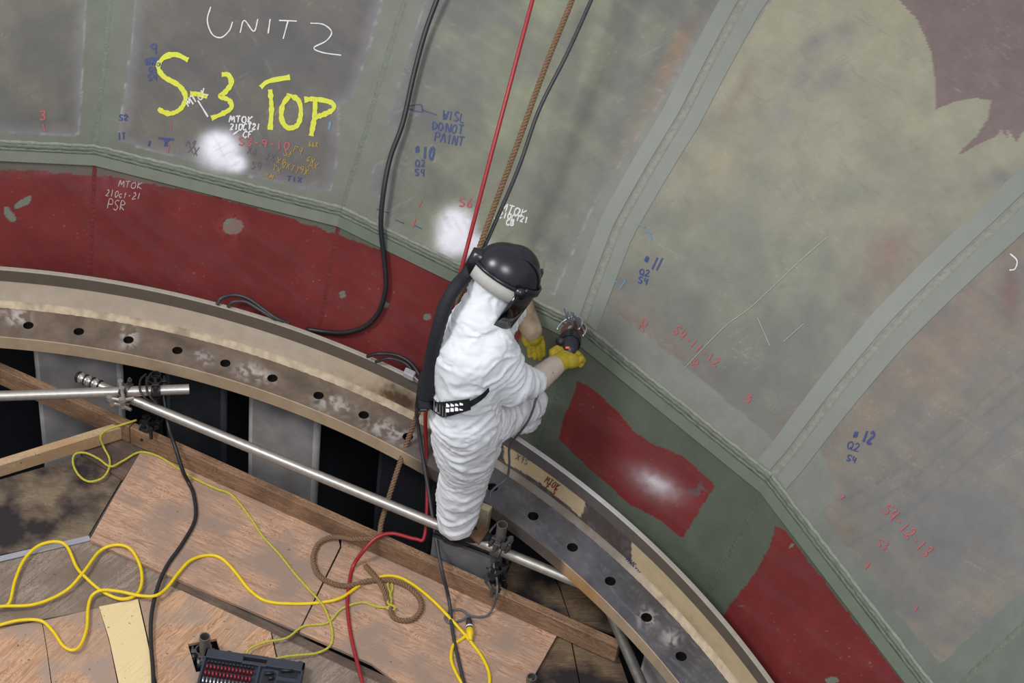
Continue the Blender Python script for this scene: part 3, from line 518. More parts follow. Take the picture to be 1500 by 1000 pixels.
# ---------------------------------------------------------------- the bolted ring
ring = empty('bolted_ring', (0, 0, 0), 'large curved steel ring with bolt holes and a cream upright web, around the open pit', 'ring')
a_bolt = lambda i: 93.28634 - 3.587603*i
def ringcol(P, zone):
    x, y = pxy(P); n = fbm(x/22, y/22, 51); n2 = fbm(x/6, y/6, 57, 3); jx, jy = x+(n2-.5)*14, y+(vnoise(x/6, y/6, 61)-.5)*10
    t = np.clip((x-560)/130, 0, 1)
    if zone == 'flange':
        a = lin((122, 108, 96))[None]*(.6+.8*n[:, None]); b = lin((100, 99, 103))[None]*(.55+.8*n[:, None]); c = a*(1-t[:, None])+b*t[:, None]
        for cx, cy, rx, ry in [(190, 492, 14, 16), (25, 463, 24, 14), (375, 548, 30, 12), (490, 592, 30, 13), (568, 628, 34, 14), (596, 640, 20, 10), (300, 523, 16, 8), (950, 905, 16, 14), (985, 935, 14, 14)]:
            m = soft(jx, jy, cx, cy, rx, ry, .3, 3)*np.clip((n2-.40)*8, 0, 1); c = mixc(c, m, (196, 190, 186), .85)
        for cx, cy, rx, ry in [(960, 880, 60, 30), (1000, 960, 30, 40), (740, 690, 40, 16), (640, 660, 50, 16), (260, 498, 60, 8), (440, 560, 40, 10)]:
            c = mixc(c, soft(x, y, cx, cy, rx, ry, .5)*n, (48, 42, 42), .8)
        m = np.clip((fbm((x+y)/40, (x-y)/3, 71, 2)-.66)*6, 0, 1)*t; c = mixc(c, m, (170, 172, 180), .16)
        return np.clip(c, 0, 1)
    if zone == 'web':
        c = lin((192, 178, 160))[None]*(.93+.14*n[:, None])
        c = mixc(c, np.clip((x-450)/200, 0, 1), (190, 168, 124), .7)
        c = mixc(c, np.clip(soft(jx, jy, 585, 585, 30, 16, .5, 2)*1.6*(.4+n2), 0, 1), (52, 36, 24), .9)
        c = mixc(c, np.clip(soft(jx, jy, 545, 575, 50, 10, .4, 2)*(n2), 0, 1), (120, 88, 46), .7)
        # burnt dark stretch on the right, with bare yellow windows left in it
        burn = ((x > 690) & (x < 925)).astype(float); burn = burn*(1-inside(x+(n2-.5)*5, y+(n2-.5)*8, [(738, 652), (800, 683), (857, 730), (858, 745), (850, 757), (825, 735), (790, 706), (738, 676)]).astype(float))
        c = mixc(c, burn, (66, 60, 64), .95); c = np.where(((burn > 0) & (n2 > .62))[:, None], c*1.5, c)
        c = mixc(c, np.clip(soft(x, y, 905, 815, 12, 50, -.2), 0, 1), (70, 60, 56), .6)
        c = mixc(c, np.clip(soft(jx, jy, 1000, 905, 80, 10, .8)*n2*1.4, 0, 1), (120, 96, 56), .6)
        return np.clip(c, 0, 1)
    if zone == 'olive':
        c = lin((98, 88, 78))[None]*(.92+.14*n[:, None]); c = mixc(c, np.clip((x-560)/80, 0, 1)*(1-np.clip((x-900)/60, 0, 1)), (92, 88, 88), .8); return c
    if zone == 'weldz':
        c = lin((176, 160, 136))[None]*(.7+.6*n2[:, None]); c = mixc(c, np.clip((x-600)/60, 0, 1)*(1-np.clip((x-900)/60, 0, 1)), (100, 96, 96), .8); c = mixc(c, np.clip(n-.5, 0, .5)*2, (110, 92, 74)); return np.clip(c, 0, 1)
    if zone == 'rim':
        c = lin((156, 150, 138))[None]*(.9+.2*n2[:, None]); c = mixc(c, np.clip((x-560)/60, 0, 1)*(1-np.clip((x-880)/90, 0, 1)), (176, 176, 178), .8); return c
    c = lin((168, 148, 122))[None]*(.8+.4*n[:, None]); dk = np.clip((x-590)/30, 0, 1)*(1-np.clip((x-822)/8, 0, 1)); c = mixc(c, dk, (66, 60, 60), .9)
    c = mixc(c, np.clip(soft(x, y, 850, 862, 34, 16, .7)*1.3, 0, 1), (168, 122, 70), .8); return np.clip(c, 0, 1)
AZR = np.arange(16, 114, .12)
def sweep(name, prof, zone, mtl, parent, wob=0.0, az=AZR, bev=None):
    prof = A(prof); n = len(prof); V = []
    for i, a in enumerate(az):
        for j, (r, z) in enumerate(prof):
            q = wob*noise.noise(Vector((i*.35, j*3.1, 2))) if wob else 0
            V.append(pol(r+q, a, z+q))
    F_ = [(i*n+j, i*n+j+1, (i+1)*n+j+1, (i+1)*n+j) for i in range(len(az)-1) for j in range(n-1)]
    V = A(V); return obj(name, V, F_, M_[mtl], parent, wob > 0, ringcol(V, zone))
# machined flange: bolt sectors with real holes
V, F_ = [], []; rh = .0265; sleeves = MB(); RI, RO = 4.055, 4.262
holes = []
for i in range(-5, 22):
    ac = a_bolt(i); da = 3.587603/2; n = 64; bd = []; inn = []
    for j in range(n):
        t = 2*math.pi*j/n; cx, cy = math.cos(t), math.sin(t); q = 1/max(abs(cx), abs(cy)); ux, uy = cx*q, cy*q
        r = R0 + (uy*(RO-R0) if uy > 0 else uy*(R0-RI)); bd.append(pol(r, ac+ux*da, 0)); c0 = pol(R0, ac, 0)
        rad = nrm(c0); tg = A([rad[1], -rad[0], 0]); inn.append(c0 - tg*cx*rh + rad*uy/q*rh)
    base = len(V); NR = 9
    for q in range(NR+1): V += [b*(1-q/NR)+c*(q/NR) for b, c in zip(bd, inn)]
    chm = [p*1.0 - A([0, 0, .0]) for p in inn]
    for j in range(n):
        k = (j+1) % n; F_ += [(base+q*n+j, base+q*n+n+j, base+q*n+n+k, base+q*n+k) for q in range(NR)]
    holes.append((ac, inn))
V = A(V); fl = obj('flange_plate', V, [tuple(reversed(f)) for f in F_], M_['flange'], ring, False, ringcol(V, 'flange'))
bm = bmesh.new(); bm.from_mesh(fl.data); bmesh.ops.recalc_face_normals(bm, faces=bm.faces); 
if sum(f.normal.z for f in bm.faces) < 0: bmesh.ops.reverse_faces(bm, faces=bm.faces)
bm.to_mesh(fl.data); bm.free()
for ac, inn in holes:
    inn = A(inn); n = len(inn); rad = nrm(inn.mean(0)); c0 = inn.mean(0); ins = c0+(inn-c0)*.93
    V = np.vstack([inn, ins-A([0, 0, .004]), ins-A([0, 0, .075])]); F_ = [(q*n+j, q*n+(j+1) % n, (q+1)*n+(j+1) % n, (q+1)*n+j) for q in range(2) for j in range(n)] + [tuple(2*n+j for j in range(n))]
    obj('bolt_hole', V, F_, M_['hole'], ring, True)
sweep('inner_face', [(RI, 0), (RI-.003, -.004), (RI-.003, -.082), (RI, -.086), (RO+.05, -.086)], 'inner', 'flange' if False else 'web', ring)
sweep('fillet_weld', [(RO-.004, .001), (RO+.004, .010), (RO+.012, .014), (RO+.022, .024), (RO+.030, .040)], 'weldz', 'web', ring, .0018)
sweep('web', [(RO+.024+.00002*q, .0+.0084*q) for q in range(21)], 'web', 'web', ring)
sweep('rim_strip', [(RO+.028, .168), (RO+.022, .170), (RO+.022, .246)], 'olive', 'web', ring)
sweep('rim', [(RO+.022, .246), (RO+.026, .252), (RO+.044, .252), (RO+.047, .247), (RO+.047, -.2)], 'rim', 'web', ring)
# writing scorched / inked on the web
def atweb(x, y): return atr(x, y, RO+.021)
def webtext(text, x, y, h, adv, ang, ink, w_):
    mb = MB(); ca, sa = math.cos(ang), math.sin(ang); r = random.Random(text)
    for i, ch in enumerate(text):
        for st in G.get(ch, []):
            P = A([atweb(x+(i*adv+(gx+r.uniform(-.08, .08))*adv*.8)*ca+gy*h*sa, y+(i*adv+gx*adv*.8)*sa-gy*h*ca) for gx, gy in st])
            V, F2 = tube_vf(P, w_/2, 4); mb.add(V, F2)
    return mb.build('writing', INK[ink], ring)
webtext('MTOK', 797, 706, 10, 6, .6, 'brown', .005); webtext('F7S', 798, 716, 10, 6, .6, 'brown', .006); webtext('QWS', 914, 822, 10, 6, .8, 'blue', .004); webtext('QTX', 920, 832, 9, 6, .8, 'blue', .004)
webtext('X9S', 755, 672, 8, 7, .5, 'dim', .004)

# ---------------------------------------------------------------- pit below
def shell_wall(name, r0, z0, r1, z1, label, a0=0, a1=361):
    az = np.arange(a0, a1, 1.0); V = [pol(r, a, z) for a in az for r, z in ((r0, z0), (r1, z1), (r1+.1, z1), (r0+.1, z0))]
    F_ = [(i*4+j, i*4+(j+1) % 4, (i+1)*4+(j+1) % 4, (i+1)*4+j) for i in range(len(az)-1) for j in range(4)]
    return meta(obj(name, V, F_, M_['void']), label, 'wall', kind='structure')
shell_wall('wall_pit', 4.75, -.1, 4.75, -3.6, 'round lining of the pit far below the ring, coloured dark for shade')
V, F_ = prism_vf([(-8, -6, -3.6), (8, -6, -3.6), (8, 6, -3.6), (-8, 6, -3.6)], (0, 0, -.1)); meta(obj('floor', V, F_, M_['void']), 'floor at the bottom of the pit, coloured dark for shade', 'floor', kind='structure')
# annular ledge closing the slot between rim and band
az = np.arange(20, 110, .5); V = [pol(r, a, .028) for a in az for r in (4.30, 4.46)] ; F_ = [(i*2, i*2+1, i*2+3, i*2+2) for i in range(len(az)-1)]
obj('groove_floor', V, F_, mat('groove_paint', (70, 74, 64), .7), wall_l)
def vane(px0, px1, py, r, z0, z1, mt, label, tilt=0.0, tk=.05):
    a, b = atr(px0, py[0], r), atr(px1, py[1], r); a[2] = b[2] = 0; d = nrm(b-a); n = nrm(A([a[0]+b[0], a[1]+b[1], 0])); c = (a+b)/2 + n*tk/2; c[2] = (z0+z1)/2
    t = empty('stay_vane', (c[0], c[1], z1), label, 'vane', 'upright steel vanes under the ring')
    V, F_ = box_vf(c, d*np.linalg.norm(b-a)/2, n*tk/2, A([0, 0, (z0-z1)/2]), .006); obj('plate', V, F_, M_[mt], t)
    for e in (-1, 1):
        e0 = c + d*e*(np.linalg.norm(b-a)/2); V, F_ = tube_vf([A([e0[0], e0[1], z0-.01]), A([e0[0], e0[1], z1+.01])], tk/2, 12); obj('edge_round', V, F_, M_[mt], t, True)
    return t
vane(62, 176, (600, 620), 4.20, -.088, -2.2, 'vane', 'grey upright steel vane under the ring, farthest left, beyond the wooden board')
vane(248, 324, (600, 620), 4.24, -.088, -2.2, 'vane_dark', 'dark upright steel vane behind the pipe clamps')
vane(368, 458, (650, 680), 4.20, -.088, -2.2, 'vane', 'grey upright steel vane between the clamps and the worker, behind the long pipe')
vane(556, 632, (700, 730), 4.26, -.088, -2.2, 'void', 'nearly black upright vane left of the standing leg')  # shares the near-black pit shade colour
vane(946, 1000, (960, 990), 4.20, -.088, -2.2, 'vane', 'pale upright steel vane at the lower right, beside the steep pipe')
# near bracket plate the boot stands on
zt = -.17
t = empty('bracket', atz(676, 800, -.45), 'grey steel bracket plate carrying the boot, behind the wooden board', 'bracket')
a, b = atz(634, 782, zt), atz(722, 815, zt); d = nrm(b-a); n = nrm(np.cross(d, [0, 0, 1.])); n = n if n @ A([2, 3.3, 0]) > 0 else -n
V, F_ = box_vf((a+b)/2+n*.006-A([0, 0, .24]), d*np.linalg.norm(b-a)/2, n*.006, A([0, 0, .24]), .002); obj('plate', V, F_, M_['vane_dark'] if 0 else mat('bracket_steel', (104, 106, 110), .5, .2, .25, 8, .001, 40), t)
V, F_ = prism_vf([a, b, b+n*.12, a+n*.12], (0, 0, -.02)); obj('tread', V, F_, M_['matte'], t)
q0 = atz(700, 760, -.15); q1 = atz(718, 770, -.15)
wd = empty('wooden_block', atz(705, 745, -.45), 'pale upright wooden block between the boot and the ring', 'block')
a, b = atz(696, 735, .0), atz(719, 745, .0); n2_ = nrm(A([b[1]-a[1], a[0]-b[0], 0])); V, F_ = box_vf((a+b)/2-A([0, 0, .2])+n*.0, (b-a)/2, n2_*.02, A([0, 0, .2]), .003); 
obj('timber', V, F_, wood_mat('pale_wood', (196, 184, 158), (160, 146, 118), 1.2, 2), wd)

# ---------------------------------------------------------------- scaffold deck
ZD = -.45
grain = math.atan2(*(lambda a: (a[1], a[0]))(atz(911, 935, ZD)-atz(500, 748, ZD)))
W = dict(ply=wood_mat('plywood', (196, 160, 134), (146, 112, 90), grain, 1.0, stain=(150, 128, 114)), ply2=wood_mat('plywood_orange', (202, 162, 130), (154, 116, 88), grain+1.45, 1.0, stain=(158, 138, 124)),
         grey=wood_mat('weathered_plywood', (156, 140, 126), (108, 94, 84), grain+1.35, 1.3, stain=(120, 106, 92)), dirty=wood_mat('stained_plywood', (132, 116, 96), (108, 92, 74), grain+.3, 1.0, stain=(44, 38, 40)),
         dark=wood_mat('mouldy_plywood', (122, 102, 78), (90, 74, 58), grain+.5, 1.0, stain=(40, 34, 36)), board=wood_mat('lumber', (156, 124, 98), (106, 80, 60), grain, 1.4), board2=wood_mat('pale_lumber', (192, 164, 132), (166, 136, 104), grain+.72, 1.2, stain=(176, 142, 106)),
         cream=wood_mat('cream_board', (226, 206, 160), (212, 188, 140), grain+1.4, 2.2, .0003, stain=(222, 200, 152)), ldark=wood_mat('grey_lumber', (110, 94, 82), (84, 70, 60), grain, 1.4), plank=wood_mat('grey_plank', (116, 98, 86), (88, 72, 64), grain, 1.6, stain=(74, 62, 56)))
def sheet(name, pts, z, th, mt, label, cat='plywood', hole=None, group=None):
    top = [atz(x, y, z) for x, y in pts]; V, F_ = prism_vf(top, (0, 0, -th))
    if hole:      # cut-out: outline joined to the hole by one edge
        h = [atz(x, y, z) for x, y in hole]; bm = bmesh.new()
        o_ = [bm.verts.new(p) for p in top]; i_ = [bm.verts.new(p) for p in h]
        es = [bm.edges.new((L[i], L[(i+1) % len(L)])) for L in (o_, i_) for i in range(len(L))]
        bmesh.ops.triangle_fill(bm, use_beauty=True, edges=es)
        r = bmesh.ops.extrude_face_region(bm, geom=bm.faces[:]); 
        for v in r['geom']:
            if isinstance(v, bmesh.types.BMVert): v.co.z -= th
        bmesh.ops.recalc_face_normals(bm, faces=bm.faces); bm.verts.index_update(); V = A([v.co[:] for v in bm.verts]); F_ = [tuple(v.index for v in f.verts) for f in bm.faces]; bm.free()
    o = obj(name, V, F_, W[mt] if mt in W else M_[mt]); return meta(o, label, cat, group)
sheet('plywood_sheet', [(207, 660), (330, 700), (494, 782), (498, 800), (437, 924), (265, 850), (131, 791), (170, 722)], ZD, .018, 'ply', 'long tan plywood sheet lying askew under the black cable, left of the joint')
sheet('plywood_sheet', [(500, 784), (640, 848), (730, 888), (817, 928), (775, 1002), (760, 1030), (610, 1020), (545, 972), (439, 925), (500, 802)], ZD, .018, 'ply', 'tan plywood sheet right of the joint, under the yellow plug')
sheet('plywood_sheet', [(-60, 712), (0, 702), (120, 668), (178, 702), (128, 786), (0, 812), (-60, 824)], ZD-.022, .018, 'dirty', 'dirty brown plywood with a dark stain, far left behind the metal strip')
sheet('plank', [(118, 664), (178, 620), (205, 636), (230, 655), (207, 662), (180, 703)], ZD-.010, .02, 'plank', 'short grey plank tucked into the corner of the two boards', 'plank')
sheet('metal_strip', [(-60, 826), (0, 814), (130, 784), (133, 791), (0, 822), (-60, 834)], ZD-.018, .012, 'alum', 'bright metal edging strip between the two left plywood sheets', 'strip')
sheet('plywood_sheet', [(-60, 836), (0, 824), (131, 793), (200, 822), (268, 856), (280, 862), (150, 890), (60, 907), (0, 917), (-60, 926)], ZD-.024, .018, 'grey', 'weathered grey-brown plywood sheet under the yellow cord loops')
sheet('plywood_sheet', [(-60, 930), (0, 919), (61, 909), (68, 950), (76, 1010), (70, 1060), (-60, 1060)], ZD-.020, .018, 'ply2', 'orange plywood sheet in the lower left corner')
sheet('plywood_sheet', [(62, 909), (145, 890), (160, 940), (172, 1000), (180, 1060), (78, 1060), (76, 1000), (69, 950)], ZD-.022, .018, 'ply2', 'brownish plywood sheet just left of the cream board')
sheet('cream_board', [(145, 888), (202, 877), (214, 930), (228, 1000), (236, 1060), (182, 1060), (174, 1000), (160, 935)], ZD-.012, .012, 'cream', 'smooth cream coloured board lying on the deck', 'board')
sheet('plywood_sheet', [(204, 878), (280, 861), (330, 892), (396, 924), (404, 960), (412, 1000), (420, 1060), (238, 1060), (230, 1000), (216, 930)], ZD-.022, .018, 'ply2', 'orange plywood sheet with a square cut-out around a scaffold post', hole=[(275, 943), (317, 935), (330, 978), (287, 984)])
sheet('plywood_sheet', [(398, 925), (470, 958), (545, 992), (700, 1060), (422, 1060), (414, 1000), (406, 960)], ZD-.024, .018, 'grey', 'grey-tan plywood sheet under the tool case')
sheet('plywood_sheet', [(818, 930), (836, 938), (848, 1000), (850, 1060), (770, 1060), (777, 1002)], ZD-.02, .018, 'dark', 'narrow stained plywood strip right of the tan sheet')
sheet('plywood_sheet', [(838, 938), (907, 962), (920, 1000), (926, 1060), (852, 1060), (850, 1000)], ZD-.022, .018, 'dark', 'dark stained plywood at the lower right end of the long board')
sheet('plywood_sheet', [(735, 800), (800, 826), (818, 858), (834, 905), (740, 862), (733, 840)], ZD-.05, .018, 'dark', 'blackened plywood behind the long board, left of the joint line')
sheet('plywood_sheet', [(802, 827), (880, 862), (905, 900), (910, 930), (836, 906), (820, 858)], ZD-.052, .018, 'dark', 'blackened plywood behind the long board, beside the steep pipe')
def board(name, a, b, wd_, ht, mt, label, cat='board'):
    a, b = A(a), A(b); d = nrm(b-a); n = nrm(np.cross(d, [0, 0, 1.])); n = -n if n @ A([0, 1., 0]) < 0 else n
    c = (a+b)/2 - n*wd_/2 - A([0, 0, ht/2]); V, F_ = box_vf(c, d*np.linalg.norm(b-a)/2, n*wd_/2, nrm(np.cross(n, d))*ht/2, .004)
    return meta(obj(name, V, F_, W[mt]), label, cat)
zb = ZD+.125
board('timber_board', atz(-40, 512, zb), atz(196, 617, zb), .045, .125, 'board', 'rough timber edge board at the far left, running under the thin pipe')
board('timber_board', atz(197, 618, zb), atz(911, 938, zb), .045, .125, 'board', 'long timber edge board on its side, between the plywood deck and the pit')
board('timber_board', atz(-30, 680, ZD+.09), atz(178, 616, ZD+.09), .045, .09, 'board2', 'short pale timber board at the left edge of the deck')
board('timber_batten', atz(255, 846, ZD-.02), atz(700, 1052, ZD-.02), .05, .04, 'ldark', 'grey timber batten under the lower edge of the tan plywood')
board('timber_batten', atz(440, 930, ZD-.003), atz(556, 978, ZD-.003), .055, .035, 'ldark', 'short grey timber offcut below the plywood joint', 'board') if 0 else None
for (x, y) in []: pass

# ---------------------------------------------------------------- scaffold tubes and clamps
def pipe(a, b, label, mt='galv', r=.0265, name='scaffold_pipe'):
    a, b = A(a), A(b); V, F_ = pipe_vf(a, b, r, r*.84); return meta(obj(name, V, F_, M_[mt], None, True), label, 'pipe')
def edge_split(o):
    m = o.modifiers.new('es', 'EDGE_SPLIT'); m.split_angle = .7
z1, z2 = -.075, -.13
ps = [pipe(atz(-60, 582, z1), atz(277, 570, z1), 'silver scaffold pipe coming in level from the left edge'),
      pipe(atz(117, 553, z2), atz(900, 875, z2-.02), 'long silver scaffold pipe running down to the right behind the worker\'s leg'),
      pipe(atz(893, 893, -.24), atz(965, 1060, -.24), 'dull scaffold pipe dropping steeply at the lower right', 'galv_dull'),
      pipe(atz(228, 548, -.03), atz(228, 548, -.03)-A([0, 0, 1.4]), 'dark upright scaffold post at the left clamps', 'clamp_dark', .026, 'scaffold_post'),
      pipe(atz(736, 768, .03), atz(736, 768, .03)-A([0, 0, 1.3]), 'grey upright scaffold post beside the boot', 'galv_dull', .026, 'scaffold_post'),
      pipe(atz(300, 932, -.34), atz(300, 932, -.34)-A([0, 0, .9]), 'short grey scaffold post rising through the square cut-out', 'galv_dull', .026, 'scaffold_post'),
      pipe(atz(779, 991, -.41), atz(779, 991, -.41)-A([0, 0, .3]), 'stub of a scaffold post at the bottom edge of the plywood', 'galv_dull', .024, 'scaffold_post')]
for o in ps: edge_split(o)
for q in range(7):
    pa, pb = atz(113+q*5.2, 551+q*2.1, z2), atz(117+q*5.2, 552.8+q*2.1, z2); V, F_ = tube_vf([pa, (pa+pb)/2, pb], [.026+.003*(q % 2), .032, .026], 9); obj('foil_wrap', V, F_, M_['bright' if q % 2 else 'clamp_dark'], ps[1])
# foil-like end of the pipe
def clamp(c, ax1, ax2, mt, label):
    """right-angle coupler: two ring halves on crossing axes, flaps, bolts and nuts"""
    c = A(c, float); ax1, ax2 = nrm(ax1), nrm(ax2); up = nrm(np.cross(ax1, ax2)); t = empty('scaffold_clamp', c, label, 'clamp', None)
    def arc(cc, ax, r, wdt, th, a0, a1, n=16):
        u = nrm(np.cross(ax, up)) if abs(ax @ up) < .9 else nrm(np.cross(ax, ax1)); v = np.cross(ax, u); V = []; F_ = []
        for i in range(n+1):
            a = a0+(a1-a0)*i/n; dr = math.cos(a)*u+math.sin(a)*v
            for rr, ww in ((r, -1), (r+th, -1), (r+th, 1), (r, 1)): V.append(cc+dr*rr+ax*ww*wdt/2)
        for i in range(n):
            for j in range(4): F_.append((i*4+j, i*4+(j+1) % 4, (i+1)*4+(j+1) % 4, (i+1)*4+j))
        F_ += [(0, 1, 2, 3), tuple(n*4+j for j in (3, 2, 1, 0))]; return V, F_, u, v
    for s, ax, oth in ((1, ax1, ax2), (-1, ax2, ax1)):
        cc = c + up*s*.028
        V, F_, u, v = arc(cc, ax, .0272, .048, .006, 0, math.pi); obj('jaw', V, F_, M_[mt], t, False)
        V, F_, u, v = arc(cc, ax, .0275, .040, .006, math.pi, 2*math.pi); obj('jaw', V, F_, M_[mt], t, False)
        for e in (-1, 1):
            bc = cc + u*e*.043; V, F_ = tube_vf([bc-v*.042, bc+v*.05], .0065, 8); obj('bolt', V, F_, M_[mt], t)
            V, F_ = box_vf(cc+u*e*.040, u*.012, ax*.018, v*.010, .002); obj('flap', V, F_, M_[mt], t)
            V, F_ = tube_vf([bc+v*.020, bc+v*.036], .013, 6); obj('nut', V, F_, M_[mt], t)
    return t
d1 = nrm(atz(277, 570, z1)-atz(0, 578, z1)); d2 = nrm(atz(870, 862, z2)-atz(115, 553, z2)); Z = A([0, 0, 1.])
clamp((atz(182, 572, z1)+atz(186, 582, z2))/2, d1, d2, 'clamp', 'silver clamp joining the two left pipes where they cross')
clamp(atz(228, 566, -.07), Z, d1, 'clamp_dark', 'dark clamp fixing the level left pipe to the dark post')
clamp(atz(218, 622, -.33), Z, d2, 'clamp_dark', 'dark clamp low on the left post, just above the timber board')
clamp(atz(731, 800, -.10), Z, d2, 'clamp', 'clamp joining the long pipe to the post beside the boot')
clamp(atz(728, 832, -.27), Z, d2, 'clamp_dark', 'dark clamp midway down the post beside the boot')
clamp(atz(727, 858, -.37), Z, d1, 'clamp_dark', 'dark clamp lowest on the post beside the boot, at the timber board')
clamp(atz(296, 962, -.50), Z, d1, 'clamp', 'clamp inside the square cut-out of the plywood')
# swivel arm with slotted links by the left crossing
def links(pts, z, mt, label):
    t = empty('swivel_coupler', atz(*pts[0], z), label, 'clamp')
    for i in range(len(pts)-1):
        a, b = atz(*pts[i], z), atz(*pts[i+1], z); V, F_ = tube_vf([a, b], .009, 8); obj('rod', V, F_, M_[mt], t)
        V, F_ = tube_vf([a-A([0, 0, .012]), a+A([0, 0, .012])], .015, 6); obj('nut', V, F_, M_[mt], t)
    return t
links([(160, 583), (178, 586), (196, 583)], z1+.03, 'galv', 'silver swivel coupler bar below the crossing of the left pipes')
links([(164, 590), (180, 594), (192, 600)], z2+.0, 'galv', 'silver slotted link hanging under the left crossing')
links([(176, 560), (178, 570), (182, 588)], z1+.04, 'galv', 'silver bolt pair standing on the level left pipe')
links([(213, 620), (220, 630), (222, 642)], -.28, 'clamp_dark', 'dark swivel coupler at the foot of the left post')
links([(722, 845), (738, 835), (746, 826)], -.2, 'clamp_dark', 'dark swivel coupler pointing right from the post beside the boot')
links([(738, 800), (748, 790), (750, 786)], -.04, 'clamp', 'small wing bolt on the clamp beside the boot')
links([(714, 850), (722, 866), (720, 874)], -.30, 'clamp', 'rusty chain-like links dangling against the timber board')

# ---------------------------------------------------------------- hoses, cables, ropes
def cable(name, pts, r, mt, label, cat, sides=8, n=8, parts=None):
    P = smooth_path(pts, n); V, F_ = tube_vf(P, r, sides); return meta(obj(name, V, F_, M_[mt], None, True), label, cat)
def zs(L, off=0): return [atz(x, y, z+off) for x, y, z in L]
def rope(name, P, r, mt, label, cat='rope', pitch=.05):
    P = A(P); seg = np.linalg.norm(np.diff(P, axis=0), axis=1); L = np.concatenate([[0], np.cumsum(seg)]); n = int(L[-1]/.007); s = np.linspace(0, L[-1], n)
    Q = np.stack([np.interp(s, L, P[:, i]) for i in range(3)], 1); T, N, B = frames(Q); t = empty(name, Q[-1], label, cat)
    for k in range(3):
        ph = 2*math.pi*(s/pitch+k/3); C = Q + r*.62*(np.cos(ph)[:, None]*N+np.sin(ph)[:, None]*B); V, F_ = tube_vf(C, r*.47, 6); obj('strand', V, F_, M_[mt], t, True)
    return t
def wl(L): return [hit(x, y, 0, b)[0] for x, y, b in L]
# black hose resting on the left part of the shell, then over the red band
cable('black_hose', wl([(656, -40, .10), (640, 0, .08), (622, 50, .06), (606, 110, .05), (590, 180, .05), (572, 230, .06), (562, 280, .07), (558, 330, .05), (563, 380, .04), (565, 420, .04), (556, 455, .035), (535, 478, .035), (505, 487, .035), (478, 486, .035), (450, 482, .04)]), .0125, 'rubber', 'thick black hose hanging down the shell and curling left on the red band', 'hose', 10)
cable('black_hose', zs([(318, 446, .26), (325, 436, .29), (345, 432, .29), (365, 438, .29), (385, 452, .28), (405, 466, .27), (425, 474, .24)]), .009, 'rubber_worn', 'dark hose bight poking over the rim at left, outermost of the pair', 'hose')
cable('black_hose', zs([(334, 449, .26), (342, 442, .29), (360, 442, .29), (378, 452, .28), (394, 462, .27), (410, 472, .24)]), .009, 'rubber_worn', 'dark hose bight poking over the rim at left, innermost of the pair', 'hose')
cable('black_hose', zs([(538, 522, .28), (556, 518, .32), (580, 520, .32), (600, 530, .32), (612, 545, .31), (616, 556, .29)]), .009, 'rubber', 'black cable bight over the rim left of the worker, upper loop', 'cable')
cable('black_hose', zs([(550, 530, .27), (570, 525, .31), (590, 530, .31), (602, 540, .30), (604, 550, .28)]), .008, 'rubber', 'black cable bight over the rim left of the worker, lower loop', 'cable')
t = empty('cable_connector', atz(600, 548, .28), 'grey plug connector on the rim left of the worker', 'connector')
V, F_ = box_vf(atz(600, 548, .29), nrm(atz(610, 553, .3)-atz(590, 543, .3))*.03, nrm(atz(596, 556, .3)-atz(604, 540, .3))*.02, A([0, 0, .018]), .004); obj('body', V, F_, mat('connector_grey', (168, 168, 172), .5), t)
for e in (-.012, 0, .012): V, F_ = tube_vf([atz(606, 551, .30)+A([e, -e, .0]), atz(612, 556, .30)+A([e, -e, 0])], .004, 6); obj('pin', V, F_, M_['bright'], t)
# three lines from above, behind the worker
def mixpath(up, down): return up + down
redP = wl([(792, -45, .42), (780, 0, .42), (748, 120, .42), (716, 240, .42), (690, 340, .42), (668, 425, .45)])
cable('air_hose', redP + zs([(650, 500, .55), (636, 550, .4), (624, 600, .25), (624, 650, .05), (626, 720, -.12), (622, 785, -.28), (608, 789, -.30), (575, 781, -.30), (552, 787, -.31), (533, 806, -.36), (517, 830, ZD+.01), (511, 860, ZD+.008), (509, 890, ZD+.008), (514, 930, ZD+.008), (522, 965, ZD+.008), (531, 1000, ZD+.008), (540, 1040, ZD+.008)]), .0098, 'redhose', 'red air hose coming down behind the worker and over the plywood', 'hose')
ropP = wl([(852, -45, .36), (838, 0, .36), (800, 95, .36), (762, 200, .36), (725, 300, .36), (690, 395, .40)])
rope('brown_rope', smooth_path(ropP + zs([(655, 480, .6), (632, 560, .3), (612, 605, .16), (585, 680, -.08), (560, 760, -.27), (553, 786, -.315), (520, 789, -.33), (490, 786, ZD+.03), (467, 796, ZD+.012), (459, 820, ZD+.012), (470, 845, ZD+.012), (505, 858, ZD+.014), (545, 850, ZD+.014), (585, 853, ZD+.012), (612, 872, ZD+.012), (617, 892, ZD+.012), (602, 908, ZD+.012), (578, 905, ZD+.012), (570, 886, ZD+.014), (558, 855, ZD+.03), (535, 828, ZD+.012)]), 8), .0135, 'rope', 'twisted brown rope hanging beside the red hose and ending in a loop on the plywood')
cable('black_cable', wl([(884, -45, .33), (866, 0, .33), (830, 80, .33), (790, 160, .33), (760, 245, .33), (728, 320, .33), (704, 375, .36)]) + zs([(680, 440, .75), (645, 520, .5), (612, 585, .3), (615, 640, .1), (628, 720, -.08), (639, 790, -.20), (648, 838, -.27), (658, 880, ZD+.04), (664, 930, ZD+.01), (676, 985, ZD+.01), (690, 1040, ZD+.01)]), .0095, 'rubber_worn', 'worn black cable hanging rightmost beside the brown rope and down past the leg', 'cable')
